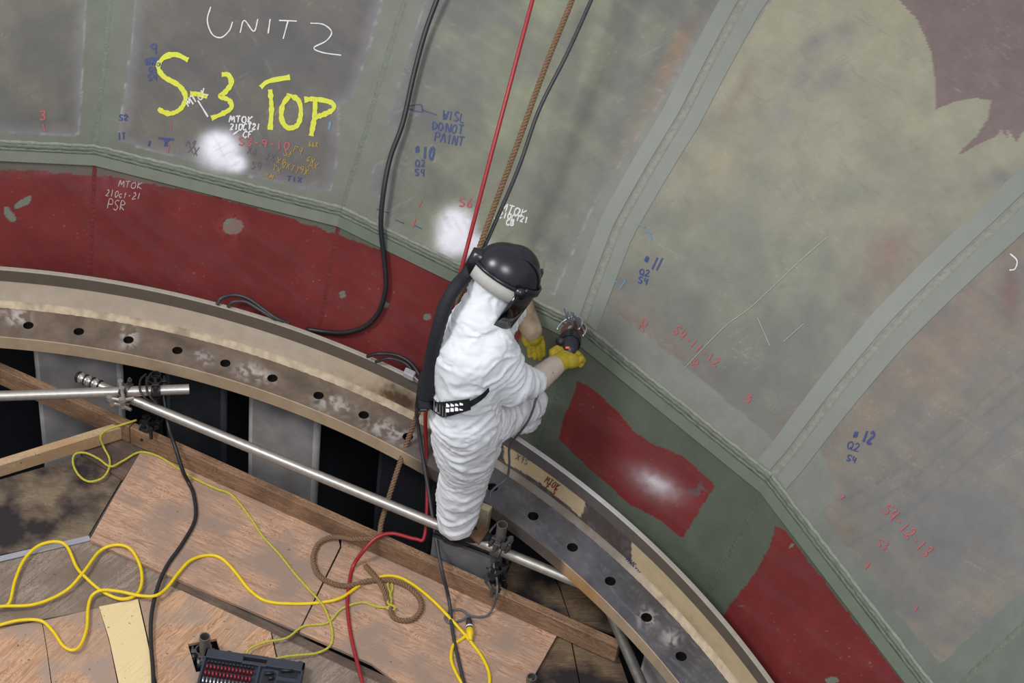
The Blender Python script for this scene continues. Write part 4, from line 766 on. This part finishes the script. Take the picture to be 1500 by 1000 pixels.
cable('black_cable', zs([(236, 560, -.09), (240, 585, -.15), (247, 625, -.24), (257, 655, -.27), (268, 690, -.36), (276, 706, ZD+.015), (284, 725, ZD+.01), (286, 760, ZD+.01), (268, 795, ZD+.01), (245, 828, ZD+.01), (231, 860, ZD+.01), (222, 900, ZD+.004), (221, 940, ZD), (224, 980, ZD), (226, 1040, ZD)]), .0105, 'rubber', 'black cable running from the left post across the tan plywood', 'cable')
cable('black_cable', zs([(214, 548, -.04), (206, 556, -.03), (205, 570, -.03), (212, 582, -.05), (222, 588, -.08)]), .006, 'rubber', 'small black cable loop tied around the left post, outer turn', 'cable')
cable('black_cable', zs([(222, 546, -.04), (216, 556, -.03), (215, 570, -.03), (221, 582, -.05), (230, 590, -.08)]), .006, 'rubber', 'small black cable loop tied around the left post, inner turn', 'cable')
zc = ZD+.006
cable('yellow_extension_cord', zs([(-30, 900, zc), (0, 889, zc), (14, 882, zc), (22, 850, zc), (35, 820, zc), (55, 800, zc), (80, 793, zc), (98, 800, zc), (112, 830, zc), (125, 845, zc+.006), (150, 866, zc), (178, 877, zc), (200, 870, zc), (208, 850, zc), (204, 825, zc), (190, 803, zc+.01), (168, 798, zc+.01), (145, 808, zc), (122, 838, zc+.012), (95, 866, zc), (50, 885, zc), (0, 888, zc+.012), (-40, 896, zc)]), .0085, 'yellow', 'bright yellow extension cord looping on the grey plywood at far left', 'cord')
cable('yellow_extension_cord', zs([(-30, 925, zc), (0, 915, zc), (30, 908, zc), (60, 909, zc), (78, 925, zc), (92, 945, zc), (106, 952, zc), (118, 944, zc), (127, 920, zc), (129, 890, zc), (135, 872, zc), (150, 864, zc+.018), (175, 866, zc+.014), (205, 872, zc+.014), (228, 872, zc+.02), (245, 860, zc+.012), (262, 838, zc+.012), (280, 820, zc+.01), (305, 813, zc), (325, 818, zc), (345, 838, zc), (365, 863, zc), (390, 880, zc), (430, 884, zc), (470, 882, zc), (500, 875, zc+.008), (530, 855, zc), (555, 845, zc), (580, 844, zc), (605, 856, zc), (635, 880, zc+.01), (662, 908, zc+.01), (690, 940, zc), (708, 965, zc), (717, 990, zc), (715, 1020, zc)]), .0085, 'yellow', 'bright yellow extension cord snaking across the tan plywood to the plug', 'cord')
cable('yellow_extension_cord', zs([(688, 926, ZD+.016), (676, 936, zc), (664, 945, zc), (661, 965, zc), (668, 985, zc), (682, 1010, zc)]), .0085, 'yellow', 'short yellow cord end entering the yellow plug from below', 'cord')
def yr(L, label): return rope('yellow_rope', smooth_path(zs(L), 6), .0062, 'yrope', label, 'rope', .03)
yr([(200, 615, -.30), (178, 622, -.32), (155, 630, -.34), (147, 640, -.38), (152, 655, ZD+.01), (160, 670, zc), (160, 685, zc), (150, 700, zc), (130, 705, zc), (115, 695, zc), (107, 678, zc), (110, 665, zc), (125, 663, zc+.01), (145, 672, zc), (162, 683, zc+.01), (180, 675, zc), (205, 662, zc), (232, 668, zc+.006), (260, 685, zc+.006), (286, 701, zc+.006), (318, 716, zc+.004), (340, 725, zc), (365, 755, zc), (385, 785, zc), (410, 812, zc), (432, 840, zc), (452, 862, zc), (470, 882, zc+.02), (480, 900, zc), (487, 925, zc), (484, 945, zc), (465, 956, zc-.01), (440, 959, zc), (415, 962, zc), (400, 966, zc)], 'thin yellow rope wandering from the board corner diagonally down the plywood')
yr([(360, 962, zc), (366, 950, zc), (390, 940, zc), (420, 934, zc), (445, 917, zc), (480, 912, zc), (500, 892, zc), (530, 882, zc), (552, 888, zc), (570, 888, zc+.015), (573, 875, zc+.01), (568, 856, zc), (573, 852, zc), (575, 862, zc), (568, 882, zc+.02), (578, 888, zc+.02), (576, 893, zc+.01), (566, 890, zc+.01)], 'thin yellow rope knotted to the brown rope loop')
cable('grinder_cord', zs([(810, 545, .90), (797, 560, .86), (786, 582, .80), (780, 602, .73), (770, 622, .60), (754, 642, .40), (746, 655, .28), (746, 680, .16), (742, 700, .05), (724, 715, .02), (718, 725, .01), (724, 745, -.06), (730, 762, -.08), (718, 778, -.1), (716, 792, -.14), (722, 812, -.2), (724, 832, -.22), (728, 850, -.25), (728, 870, -.29), (722, 890, ZD+.03), (712, 902, ZD+.01), (690, 902, ZD+.01), (675, 893, ZD+.01), (660, 895, ZD+.01), (652, 903, ZD+.01), (658, 912, ZD+.01), (676, 908, ZD+.012), (686, 903, ZD+.02), (687, 912, ZD+.014)]), .0058, 'greycord', 'thin grey power cord from the grinder down past the post to the yellow plug', 'cord')
t = empty('yellow_plug', atz(687, 922, ZD+.015), 'yellow extension cord socket with a dark plug in it, on the plywood', 'plug')
d = nrm(atz(689, 934, ZD)-atz(687, 908, ZD)); c0 = atz(687, 908, ZD+.018)
V, F_ = tube_vf([c0-d*.01, c0+d*.012, c0+d*.03, c0+d*.05], [.010, .016, .017, .017], 12); obj('plug', V, F_, M_['rubber_worn'], t, True)
V, F_ = tube_vf([c0+d*.05, c0+d*.055, c0+d*.08, c0+d*.105, c0+d*.12], [.016, .020, .019, .012, .009], 12); obj('socket', V, F_, M_['yellow'], t, True)
V, F_ = tube_vf([c0+d*.035, c0+d*.042], .0185, 12); obj('collar', V, F_, M_['white'], t, True)

# ---------------------------------------------------------------- open socket case
cs = empty('tool_case', atz(365, 975, ZD), 'open blue-black plastic tool case with rows of red and chrome bits at the bottom edge', 'case')
o0 = atz(302, 952, ZD+.03); ux = nrm(atz(437, 972, ZD+.03)-o0); uy = nrm(np.cross([0, 0, 1.], ux)); uy = -uy if uy @ A([0, 1., 0]) > 0 else uy
def cp(u, v, h): return o0+ux*u+uy*v+A([0, 0, h])
Wc, Hc = .475, .33
def cbox(u0, u1, v0, v1, h0, h1, bev=.003): return box_vf(cp((u0+u1)/2, (v0+v1)/2, (h0+h1)/2), ux*(u1-u0)/2, uy*(v1-v0)/2, A([0, 0, (h1-h0)/2]), bev)
mb = MB(); mb.add(*cbox(0, Wc, 0.05, Hc, -.025, .0)); mb.add(*cbox(0, .012, .0, Hc, -.02, .02)); mb.add(*cbox(Wc-.012, Wc, .0, Hc, -.02, .02))
mb.add(*cbox(0, .185, 0, .05, -.02, .02)); mb.add(*cbox(.295, Wc, 0, .05, -.02, .02)); mb.add(*cbox(.18, .30, -.004, .014, -.02, .018)); mb.add(*cbox(.18, .30, .040, .055, -.02, .02)); mb.add(*cbox(.26, .275, .05, Hc, -.01, .018)); mb.build('tray', M_['case'], cs)
for u in (.02, .10, .36, .44): V, F_ = cbox(u, u+.02, -.010, .002, -.01, .012, .002); obj('latch', V, F_, M_['case'], cs)
mb = MB(); [mb.add(*cbox(u0, u1, v0, v1, .001, .003, 0)) for u0, u1, v0, v1 in [(.29, .35, .07, .14), (.36, .45, .035, .085), (.36, .45, .11, .19)]]; mb.build('recess', M_['case_in'], cs)
for i, (u, v, l) in enumerate([(.30, .09, .05), (.37, .06, .07), (.32, .115, .03), (.38, .15, .05)]): V, F_ = tube_vf([cp(u, v, .012), cp(u+l*.8, v-.01, .012)], .008, 8); obj('adapter', V, F_, M_['case_in'], cs, True)
base_s = None
for row, (v, rr, mt_) in enumerate([(.068, .009, 'case_in'), (.098, .014, 'redsock'), (.135, .015, 'redsock'), (.175, .011, 'bright'), (.21, .012, 'case_in'), (.25, .012, 'bright')]):
    n = 13
    for i in range(n):
        u = .022+i*.0175; V, F_ = pipe_vf(cp(u, v, .012), cp(u+.010, v, .012), rr, rr*.6, 10) if mt_ != 'bright' else tube_vf([cp(u, v-.015, .014), cp(u+.002, v+.015, .014)], .005, 6)
        od = ['first', 'second', 'third', 'fourth', 'fifth', 'sixth', 'seventh', 'eighth', 'ninth', 'tenth', 'eleventh', 'twelfth', 'thirteenth'][i]; rw = ['handle-side dark row', 'upper red row', 'lower red row', 'upper chrome row', 'lower dark row', 'lowest chrome row'][row]
        meta(obj('tool_bit', V, F_, M_[mt_], None, True), '%s tool bit from left, %s of the open case' % (od, rw), 'tool bit', 'tool bits in the ' + rw)

# ---------------------------------------------------------------- the worker
J = {k: atz(x, y, z) for k, (x, y, z) in dict(ankle=(668, 764, -.06), calf=(672, 728, .12), knee=(682, 690, .32), thigh=(684, 650, .52), hip=(684, 612, .72), waist=(684, 578, .86), chest=(696, 520, 1.08), upper=(702, 475, 1.22), neck=(716, 432, 1.34), head=(740, 408, 1.42),
     sh=(716, 505, 1.16), elb=(748, 562, .93), cuff=(782, 560, .87), wr=(812, 536, .86), hand=(829, 524, .86), lhip=(708, 612, .66), lkn=(776, 590, .50), lkn2=(768, 610, .40), lsh=(728, 470, 1.08), lelb=(748, 456, .86), lcuff=(762, 448, .86), lwr=(779, 484, .78)).items()}
bones = []
def caps(bm, a, b, ra, rb, n=7, seg=18):
    a, b = A(a), A(b); P = np.linspace(a, b, n); d = nrm(b-a); R = np.linspace(ra, rb, n)
    pre = [a-d*ra*math.cos(t) for t in (0.2, .7, 1.2)]; pr = [ra*math.sin(t) for t in (.2, .7, 1.2)]; post = [b+d*rb*math.cos(t) for t in (1.2, .7, .2)]; qr = [rb*math.sin(t) for t in (1.2, .7, .2)]
    V, F_ = tube_vf(np.vstack([pre, P, post]), A(pr+list(R)+qr), seg); vs = [bm.verts.new(v) for v in V]
    for f in F_: bm.faces.new([vs[i] for i in f])
    bones.append((a, b))
def organic(name, build, voxel, sm, disp, mtl, parent, label=None, freq=11, base=5, ridge=True, prebv=None):
    global bones; bones = []
    bm = bmesh.new(); build(bm); bmesh.ops.recalc_face_normals(bm, faces=bm.faces); me = bpy.data.meshes.new(name); bm.to_mesh(me); bm.free(); o = bpy.data.objects.new(name, me); COL.objects.link(o)
    m = o.modifiers.new('r', 'REMESH'); m.mode = 'VOXEL'; m.voxel_size = voxel
    s = o.modifiers.new('s', 'SMOOTH'); s.iterations = sm; s.factor = .6
    dg = bpy.context.evaluated_depsgraph_get(); ne = bpy.data.meshes.new_from_object(o.evaluated_get(dg)); bpy.data.objects.remove(o); 
    n = len(ne.vertices); V = np.zeros(n*3); ne.vertices.foreach_get('co', V); V = V.reshape(-1, 3); N = np.zeros(n*3); ne.vertices.foreach_get('normal', N); N = N.reshape(-1, 3)
    if disp:
        D = np.full(n, 1e9); AX = np.zeros((n, 3))
        for a, b in bones:
            d = b-a; L = d @ d; t = np.clip((V-a) @ d/max(L, 1e-9), 0, 1); q = np.linalg.norm(V-(a+t[:, None]*d), axis=1)/(.1+.0*q_ if False else .1); mk = q < D; D[mk] = q[mk]; AX[mk] = nrm(d)
        # smooth the axis field a little by blending with the vertical
        out = np.zeros(n)
        for i in range(n):
            p = V[i]; ax = AX[i]; tt = p @ ax; wv = noise.noise(Vector(p*3.1))*.16 + noise.noise(Vector(p*9))*.035
            q = Vector(p*base + ax*((tt+wv)*freq)); a1 = noise.noise(q); a2 = noise.noise(q*1.9+Vector((7, 3, 1))); a3 = noise.noise(Vector(p*7)); a4 = noise.noise(Vector((p[0]*14+tt*9, p[1]*14-tt*7, p[2]*20+a3*3))); mk_ = min(1, max(0, .55+1.6*noise.noise(Vector(p*4+A([3, 9, 1])))))
            out[i] = (max(0, 1-3.2*abs(a1))*1.5 - .4)*mk_ + (max(0, 1-4*abs(a2))*.7-.15)*(1.1-mk_) + a3*.5 + max(0, 1-5*abs(a4))*.25
        V = V + N*(out*disp)[:, None]
    F_ = [tuple(p.vertices) for p in ne.polygons]; bpy.data.meshes.remove(ne)
    o = obj(name, V, F_, M_[mtl] if isinstance(mtl, str) else mtl, parent, True)
    if label: o['label'] = label
    return o
man = empty('person', (J['ankle'][0], J['ankle'][1], -.17), 'person in white coverall and black respirator helmet leaning over the ring to grind a weld', 'person')
def body(bm):
    caps(bm, J['ankle'], J['calf'], .092, .108); caps(bm, J['calf'], J['knee'], .110, .118); caps(bm, J['knee'], J['thigh'], .120, .160); caps(bm, J['thigh'], J['hip'], .160, .168); caps(bm, J['hip'], J['waist'], .165, .150)
    caps(bm, J['waist'], J['chest'], .155, .185); caps(bm, J['chest'], J['upper'], .178, .135); caps(bm, J['upper'], J['neck'], .13, .09); hq = J['head']-(RT*.80-UP*.42+FW*.30)*.065-UP*.03+FW*.02; caps(bm, J['neck']-RT*.015, hq, .084, .084)
    caps(bm, J['lsh'], J['upper'], .10, .12); caps(bm, J['sh'], J['chest'], .12, .14)
    caps(bm, J['sh'], J['elb'], .118, .100); caps(bm, J['elb'], J['cuff'], .098, .066); caps(bm, J['neck']+UP*.0, J['neck']+RT*.035-UP*.01, .088, .080)
    caps(bm, J['lsh'], J['lelb'], .085, .065); caps(bm, J['lelb'], J['lcuff'], .065, .055)
    caps(bm, J['hip'], J['lhip'], .15, .14); caps(bm, J['lhip'], J['lkn'], .135, .085); caps(bm, J['lkn'], J['lkn2'], .075, .075); caps(bm, J['lkn2'], atz(735, 618, .40), .08, .07)
cov = organic('coverall', body, .009, 10, .0095, 'tyvek', man, 'white coverall with many creases')
# arms and hands
def cuff_r(bm): caps(bm, J['cuff']-nrm(J['wr']-J['cuff'])*.0, J['wr'], .062, .050, 8)
organic('glove_cuff', cuff_r, .006, 4, .0015, 'suede', man, 'pale leather gauntlet of the right hand')
for k in (0, 1, 2):
    a = atz(783+5*k, 545-3*k, .945); 
def finger(bm, pts, r):
    for i in range(len(pts)-1): caps(bm, pts[i], pts[i+1], r[i] if hasattr(r, '__len__') else r, r[i+1] if hasattr(r, '__len__') else r, 4, 10)
Hd = J['hand']; fx = nrm(J['hand']-J['wr']); fs = nrm(np.cross(fx, [0, 0, 1.])); fu = nrm(np.cross(fs, fx))   # forward, side (toward the viewer), up
if fs @ (CAM-Hd) < 0: fs = -fs
def glove_r(bm):
    caps(bm, J['wr'], Hd, .044, .048); caps(bm, Hd-fs*.026, Hd+fs*.026+fx*.005, .040, .040)
    for i, (e, l) in enumerate([(-.045, 1.2), (-.015, 1.38), (.015, 1.28), (.045, 1.02)]):
        b = Hd + fs*.004 - fu*.012 + fx*.014 + (fs*.35-fu*.9)*0 + fs*e
        k1 = b + fx*.034*l + fu*.014; k2 = k1 + fx*.020*l - fu*.026*l; k3 = k2 - fu*.020*l - fx*.014
        finger(bm, [b, k1, k2, k3], [.0180, .0172, .0160, .0145])
    t0 = J['wr'] + fx*.02 - fs*.025; finger(bm, [t0, t0 - fs*.030 + fx*.02 + fu*.025, t0 - fs*.026 + fx*.048 + fu*.034, t0 - fs*.012 + fx*.066 + fu*.022], [.018, .0165, .015, .0135])
organic('glove', glove_r, .0042, 3, .0012, 'glove', man, 'yellow glove gripping the grinder', freq=50, base=20)
def cuff_l(bm): caps(bm, J['lcuff'], J['lwr'], .064, .052, 8)
organic('glove_cuff', cuff_l, .006, 4, .002, 'leather', man, 'tan leather gauntlet of the far hand')
def glove_l(bm):
    a = J['lwr']; dn = nrm(atz(788, 520, .66)-a); sd = nrm(atz(798, 500, .72)-atz(776, 504, .72)); caps(bm, a, a+dn*.04, .040, .040)
    for i, (e, l) in enumerate([(-.034, .8), (-.012, 1.0), (.012, 1.08), (.034, .9)]):
        b = a+dn*.045+sd*e; finger(bm, [b, b+dn*.036*l+sd*.002, b+dn*.066*l-A([0, 0, .01]), b+dn*.085*l-A([0, 0, .022])], [.0155, .015, .0135, .012])
    b = a - sd*.036 + dn*.01; finger(bm, [b, b-sd*.012+dn*.03, b-sd*.008+dn*.056], [.017, .0155, .014])
organic('glove', glove_l, .0042, 3, .0012, 'glove', man, 'yellow glove of the far hand pointing down', freq=50, base=20)
# boot
def boot(bm):
    h = A([J['ankle'][0], J['ankle'][1], -.10]); tip = atz(712, 787, -.13); caps(bm, h+A([0, 0, .02]), h-A([0, 0, .01]), .05, .052); caps(bm, h-A([0, 0, .012]), h*.35+tip*.65, .050, .050); caps(bm, h*.35+tip*.65, tip, .050, .036)
organic('boot', boot, .007, 4, 0, 'matte', man, 'dark boot under the trouser cuff')
hh = A([J['ankle'][0], J['ankle'][1], -.165]); tp = atz(716, 790, -.165); d = nrm(tp-hh); sd = nrm(np.cross(d, [0, 0, 1.]))
top = [hh-d*.05+sd*.03, hh-d*.06, hh-d*.05-sd*.03, hh-sd*.048, hh+(tp-hh)*.7-sd*.055, tp+d*.0-sd*.035, tp+d*.02, tp+sd*.035, hh+(tp-hh)*.7+sd*.055, hh+sd*.048]
V, F_ = prism_vf(top, (0, 0, -.022)); obj('boot_sole', V, F_, M_['rubber'], man)
tri = [atz(684, 780, -.075), atz(700, 762, -.065), atz(716, 776, -.075), atz(702, 796, -.085)]; V, F_ = prism_vf(tri, (0, 0, -.012)); obj('boot_flap', V, F_, M_['boot'], man)
# helmet frame of reference
hc = J['head'] + A([0.0, 0.0, .02]); hf = nrm(RT*.80-UP*.42+FW*.30); hu = UP*.90+RT*.12-FW*.42; hu = nrm(hu-hf*(hu @ hf)); hr = nrm(np.cross(hf, hu))
helm = obj('helmet', *ellip_vf(hc+hu*.01, hf*.158, hr*.128, hu*.135, 36, 18, -.12, .998), M_['black'], man, True); helm['label'] = 'glossy black helmet'
obj('crown_ridge', *ellip_vf(hc+hu*.045+hf*.015, hf*.118, hr*.082, hu*.112, 30, 12, .0, .998), M_['black'], helm, True)
P = [hc + hu*(.01+.137*math.cos(t)*.86) + hf*(.02+.150*math.sin(t)*.80) + hr*.062 for t in np.linspace(-1.25, 1.35, 26)]; V, F_ = tube_vf(P, .0055, 6); obj('crown_rib', V, F_, M_['black'], helm, True)
P = [hc + hu*(.004) + hf*.163*math.cos(t) + hr*.133*math.sin(t) for t in np.linspace(0, 2*math.pi, 40)]; V, F_ = tube_vf(P, .010, 8); obj('brim', V, F_, M_['black'], helm, True)
def shellstrip(t0, t1, h0, h1, k0, k1, th, mt, name, lab=None, n=22, hf0=.150, hr0=.122, sh=(0, 0)):
    V = []; F_ = []
    for i in range(n+1):
        t = t0+(t1-t0)*i/n
        for h, k in ((h0, k0), ((h0+h1)/2, (k0+k1)/2), (h1, k1)):
            for e in (0, th): V.append(hc + hu*h + hf*((hf0*k+e)*math.cos(t)+sh[0]) + hr*(hr0*k+e)*math.sin(t))
    for i in range(n):
        b, c = i*6, (i+1)*6
        F_ += [(b+1, c+1, c+3, b+3), (b+3, c+3, c+5, b+5), (b, b+2, c+2, c), (b+2, b+4, c+4, c+2), (b, c, c+1, b+1), (b+4, b+5, c+5, c+4)]
    F_ += [(0, 1, 3, 2), (2, 3, 5, 4)]; e = n*6; F_ += [(e, e+2, e+3, e+1), (e+2, e+4, e+5, e+3)]
    o = obj(name, V, F_, M_[mt], man, True)
    if lab: o['label'] = lab
    return o
R_ = math.radians
shellstrip(R_(58), R_(180), -.005, -.066, 1.02, .96, .008, 'greyband', 'neck_band', 'pale grey band around the back of the helmet')
shellstrip(R_(-70), R_(74), .015, -.195, 1.06, 1.0, .004, 'glass', 'visor', 'dark face shield')
shellstrip(R_(-80), R_(70), -.15, -.245, 1.0, .80, .006, 'matte', 'face_seal', 'black fabric chin seal')
shellstrip(R_(-64), R_(64), .030, .000, 1.07, 1.08, .010, 'black', 'visor_frame')
for s_ in (1, -1):
    k = hc + hr*s_*.137 + hf*.055 + hu*.004; V, F_ = tube_vf([k-hr*s_*.006, k+hr*s_*.016], .026, 16); obj('pivot_knob', V, F_, M_['black'], helm, True)
k = hc+hf*.150-hr*.06+hu*.055; ringP = [k + (hr*math.cos(t)+hu*math.sin(t))*.026 for t in np.linspace(0, 2*math.pi, 20)]; V, F_ = tube_vf(ringP, .007, 8); obj('lamp_clip', V, F_, M_['black'], helm, True)
V, F_ = tube_vf([k+hr*.02+hu*.03, k+hr*.0-hf*.02+hu*.075], .002, 6); obj('wire', V, F_, M_['clamp'], helm)
# breathing hose
bp = hc - hf*.15 + hu*.02; neckP = [bp+hf*.03, bp, atz(684, 402, 1.44), atz(668, 420, 1.42), atz(653, 446, 1.36), atz(641, 485, 1.24), atz(632, 525, 1.08), atz(627, 555, .96), atz(624, 580, .86)]
P = smooth_path(neckP, 12); rr = .031 + .0010*np.sin(np.arange(len(P))*2.2); rr[:8] = .040; rr[-18:] = np.linspace(.031, .042, 18); V, F_ = tube_vf(P, rr, 14); hs = obj('breathing_hose', V, F_, M_['matte'], man, True); hs['label'] = 'thick black breathing hose down the back'
V, F_ = tube_vf([bp+hf*.05, bp, atz(690, 398, 1.445)], [.05, .046, .04], 14); obj('hose_cuff', V, F_, M_['black'], man, True)
# body surface for belt work
dg = bpy.context.evaluated_depsgraph_get(); CB = BVHTree.FromPolygons([tuple(v.co + man.location) for v in cov.data.vertices], [tuple(p.vertices) for p in cov.data.polygons])
def bhit(x, y, off=0.0, fb=None):
    d = nrm(ray(x, y)); h, n, i, dist = CB.ray_cast(Vector(CAM), Vector(d))
    if h is None: return None
    return A(h)-d*off
def strap(name, rows, mt, th=.014, lab=None):
    """rows: list of ((x,y) upper edge, (x,y) lower edge) on the coverall"""
    V = []
    last = None
    for (a, b) in rows:
        q = [bhit(*a, .012), bhit(*b, .012)]
        for i in range(2):
            if q[i] is None: 
                q[i] = (last[i] + (atz(*(a, b)[i], last[i][2]) - atz(*(a, b)[i], last[i][2]))*0 if last is not None else None)
                q[i] = atz(*(a, b)[i], (last[i][2] if last is not None else .80))
        last = q; V += [q[0], q[1], q[1]-ray(*b)*-0+nrm(CAM-q[1])*th, q[0]+nrm(CAM-q[0])*th]
    n = len(rows); F_ = [(i*4+j, i*4+(j+1) % 4, (i+1)*4+(j+1) % 4, (i+1)*4+j) for i in range(n-1) for j in range(4)] + [(0, 1, 2, 3), tuple(n*4-4+j for j in (3, 2, 1, 0))]
    o = obj(name, V, F_, M_[mt], man, False)
    if lab: o['label'] = lab
    return o
up_ = smooth_path([(614, 566), (628, 580), (638, 588), (652, 588), (670, 586), (688, 584)], 4); lo_ = smooth_path([(620, 588), (632, 600), (646, 610), (656, 610), (674, 605), (690, 600)], 4)
bel = strap('belt', [(tuple(a), tuple(b)) for a, b in zip(up_, lo_)], 'matte', .020, 'wide black belt')
up_ = smooth_path([(686, 588), (698, 582), (708, 575), (716, 567)], 4); lo_ = smooth_path([(688, 597), (700, 590), (711, 581), (717, 573)], 4)
strap('belt_strap', [(tuple(a), tuple(b)) for a, b in zip(up_, lo_)], 'matte', .008)
for i in range(4):
    for j in range(2):
        x, y = 656+i*6.6-.3*j, 593.5+j*7.5-i*.9; q = bhit(x, y, .0) 
        if q is None: continue
        q = q + nrm(CAM-q)*.033; V, F_ = box_vf(q, RT*.0078, UP*.0085, FW*.003, .001); obj('belt_window', V, F_, M_['white'], man)
for i in range(5):
    x, y = 634+i*4.2, 592+i*2.6; q = bhit(x+2, y, .0)
    if q is not None: q = q+nrm(CAM-q)*.034; V, F_ = box_vf(q, RT*.003, UP*.03, FW*.004, .001); obj('belt_rib', V, F_, M_['black'], man)
bu = atz(624, 572, .86); V, F_ = box_vf(bu, RT*.040, UP*.095+RT*.012, FW*.045, .018); pk = obj('blower_unit', V, F_, M_['black'], man, True); pk['label'] = 'black battery blower at the back of the belt'
V, F_ = box_vf(bu-FW*.048+UP*.02, RT*.012, UP*.028, FW*.003, .002); obj('blower_badge', V, F_, mat('badge', (70, 96, 120), .4), pk)
V, F_ = box_vf(bu-UP*.07-RT*.01+FW*.0, RT*.018, UP*.022, FW*.04, .004); obj('battery_clip', V, F_, M_['rubber_worn'], pk)
# blue pen strokes on the right gauntlet
for k in range(3):
    a, b = atz(796+4*k, 541-k*2, .93), atz(800+4*k, 549-k*2, .925)

# ---------------------------------------------------------------- the grinder
gp = atz(840, 496, .88); g = empty('angle_grinder', gp, 'small dark electric grinder with a brown disc held against the weld', 'grinder')
tipw, nn_ = hit(848, 478, 0); tipw = tipw + nn_*.03
a = atz(834, 512, .89); b = tipw + nn_*.06 + UP*.0; d = nrm(b-a); sd = nrm(np.cross(d, nn_)); L = np.linalg.norm(b-a)
V, F_ = tube_vf([a-d*.03, a, a+d*L*.3, a+d*L*.55, a+d*L*.62, a+d*L*.8], [.024, .034, .042, .047, .050, .044], 16); obj('motor_housing', V, F_, M_['tool'], g, True)
for e in range(5): 
    c = a+d*L*(.38+.06*e); P = [c+(sd*math.cos(t)+np.cross(d, sd)*math.sin(t))*.0495 for t in np.linspace(0, 2*math.pi, 18)]; V, F_ = tube_vf(P, .003, 6); obj('cooling_rib', V, F_, M_['rubber'], g, True)
V, F_ = box_vf(a+d*L*.82, d*.032, sd*.040, nn_*.034, .010); obj('gear_head', V, F_, M_['clamp'], g, True)
dc = hit(849, 473, 0)[0]+nn_*.085; ax = nrm(-RT*.45+UP*.72-FW*.55)
V, F_ = tube_vf([dc-ax*.012, dc+ax*.012], .052, 28); obj('grinding_disc', V, F_, M_['disc'], g)
V, F_ = tube_vf([dc-ax*.016, dc+ax*.016], .014, 12); obj('spindle_nut', V, F_, M_['bright'], g)
uu = nrm(np.cross(ax, nn_)); vv = np.cross(ax, uu)
for s_ in (-1, 1):
    P = [dc + ax*.022*s_ + (uu*math.cos(t)+vv*math.sin(t))*.066 for t in np.linspace(R_(-30), R_(190), 22)]; V, F_ = tube_vf(P, .0048, 6); obj('guard_rail', V, F_, M_['bright'], g, True)
V, F_ = tube_vf([dc+uu*.06-ax*.022, dc+uu*.06+ax*.022], .004, 6); obj('guard_rail', V, F_, M_['bright'], g)
for i in range(9):       # clear spark-shield fingers above the disc
    t = R_(20+i*14); q = atz(829+i*2.6, 464+i*1.0, .93); V, F_ = box_vf(q+UP*.014*math.cos(i*1.3), RT*.0036+UP*.001, UP*.026+RT*.012*math.sin(i*2.1)-RT*.008, FW*.012, 0); obj('shield_finger', V, F_, M_['clear'], g)
hd_ = atz(818, 500, .90); V, F_ = tube_vf([a+d*L*.6, hd_*.6+(a+d*L*.6)*.4, hd_], [.013, .014, .017], 12); obj('side_handle', V, F_, M_['rubber_worn'], g, True)
q = atz(831, 509, .93); V, F_ = box_vf(q, RT*.010, UP*.006, FW*.006, .002); obj('switch', V, F_, M_['orange'], g)
cable('grinder_cord_end', [a-d*.03, atz(806, 545, .90), atz(790, 566, .82), atz(782, 590, .64)], .006, 'greycord', 'thin grey power cord leaving the grinder beside the right gauntlet', 'cord') if 0 else None
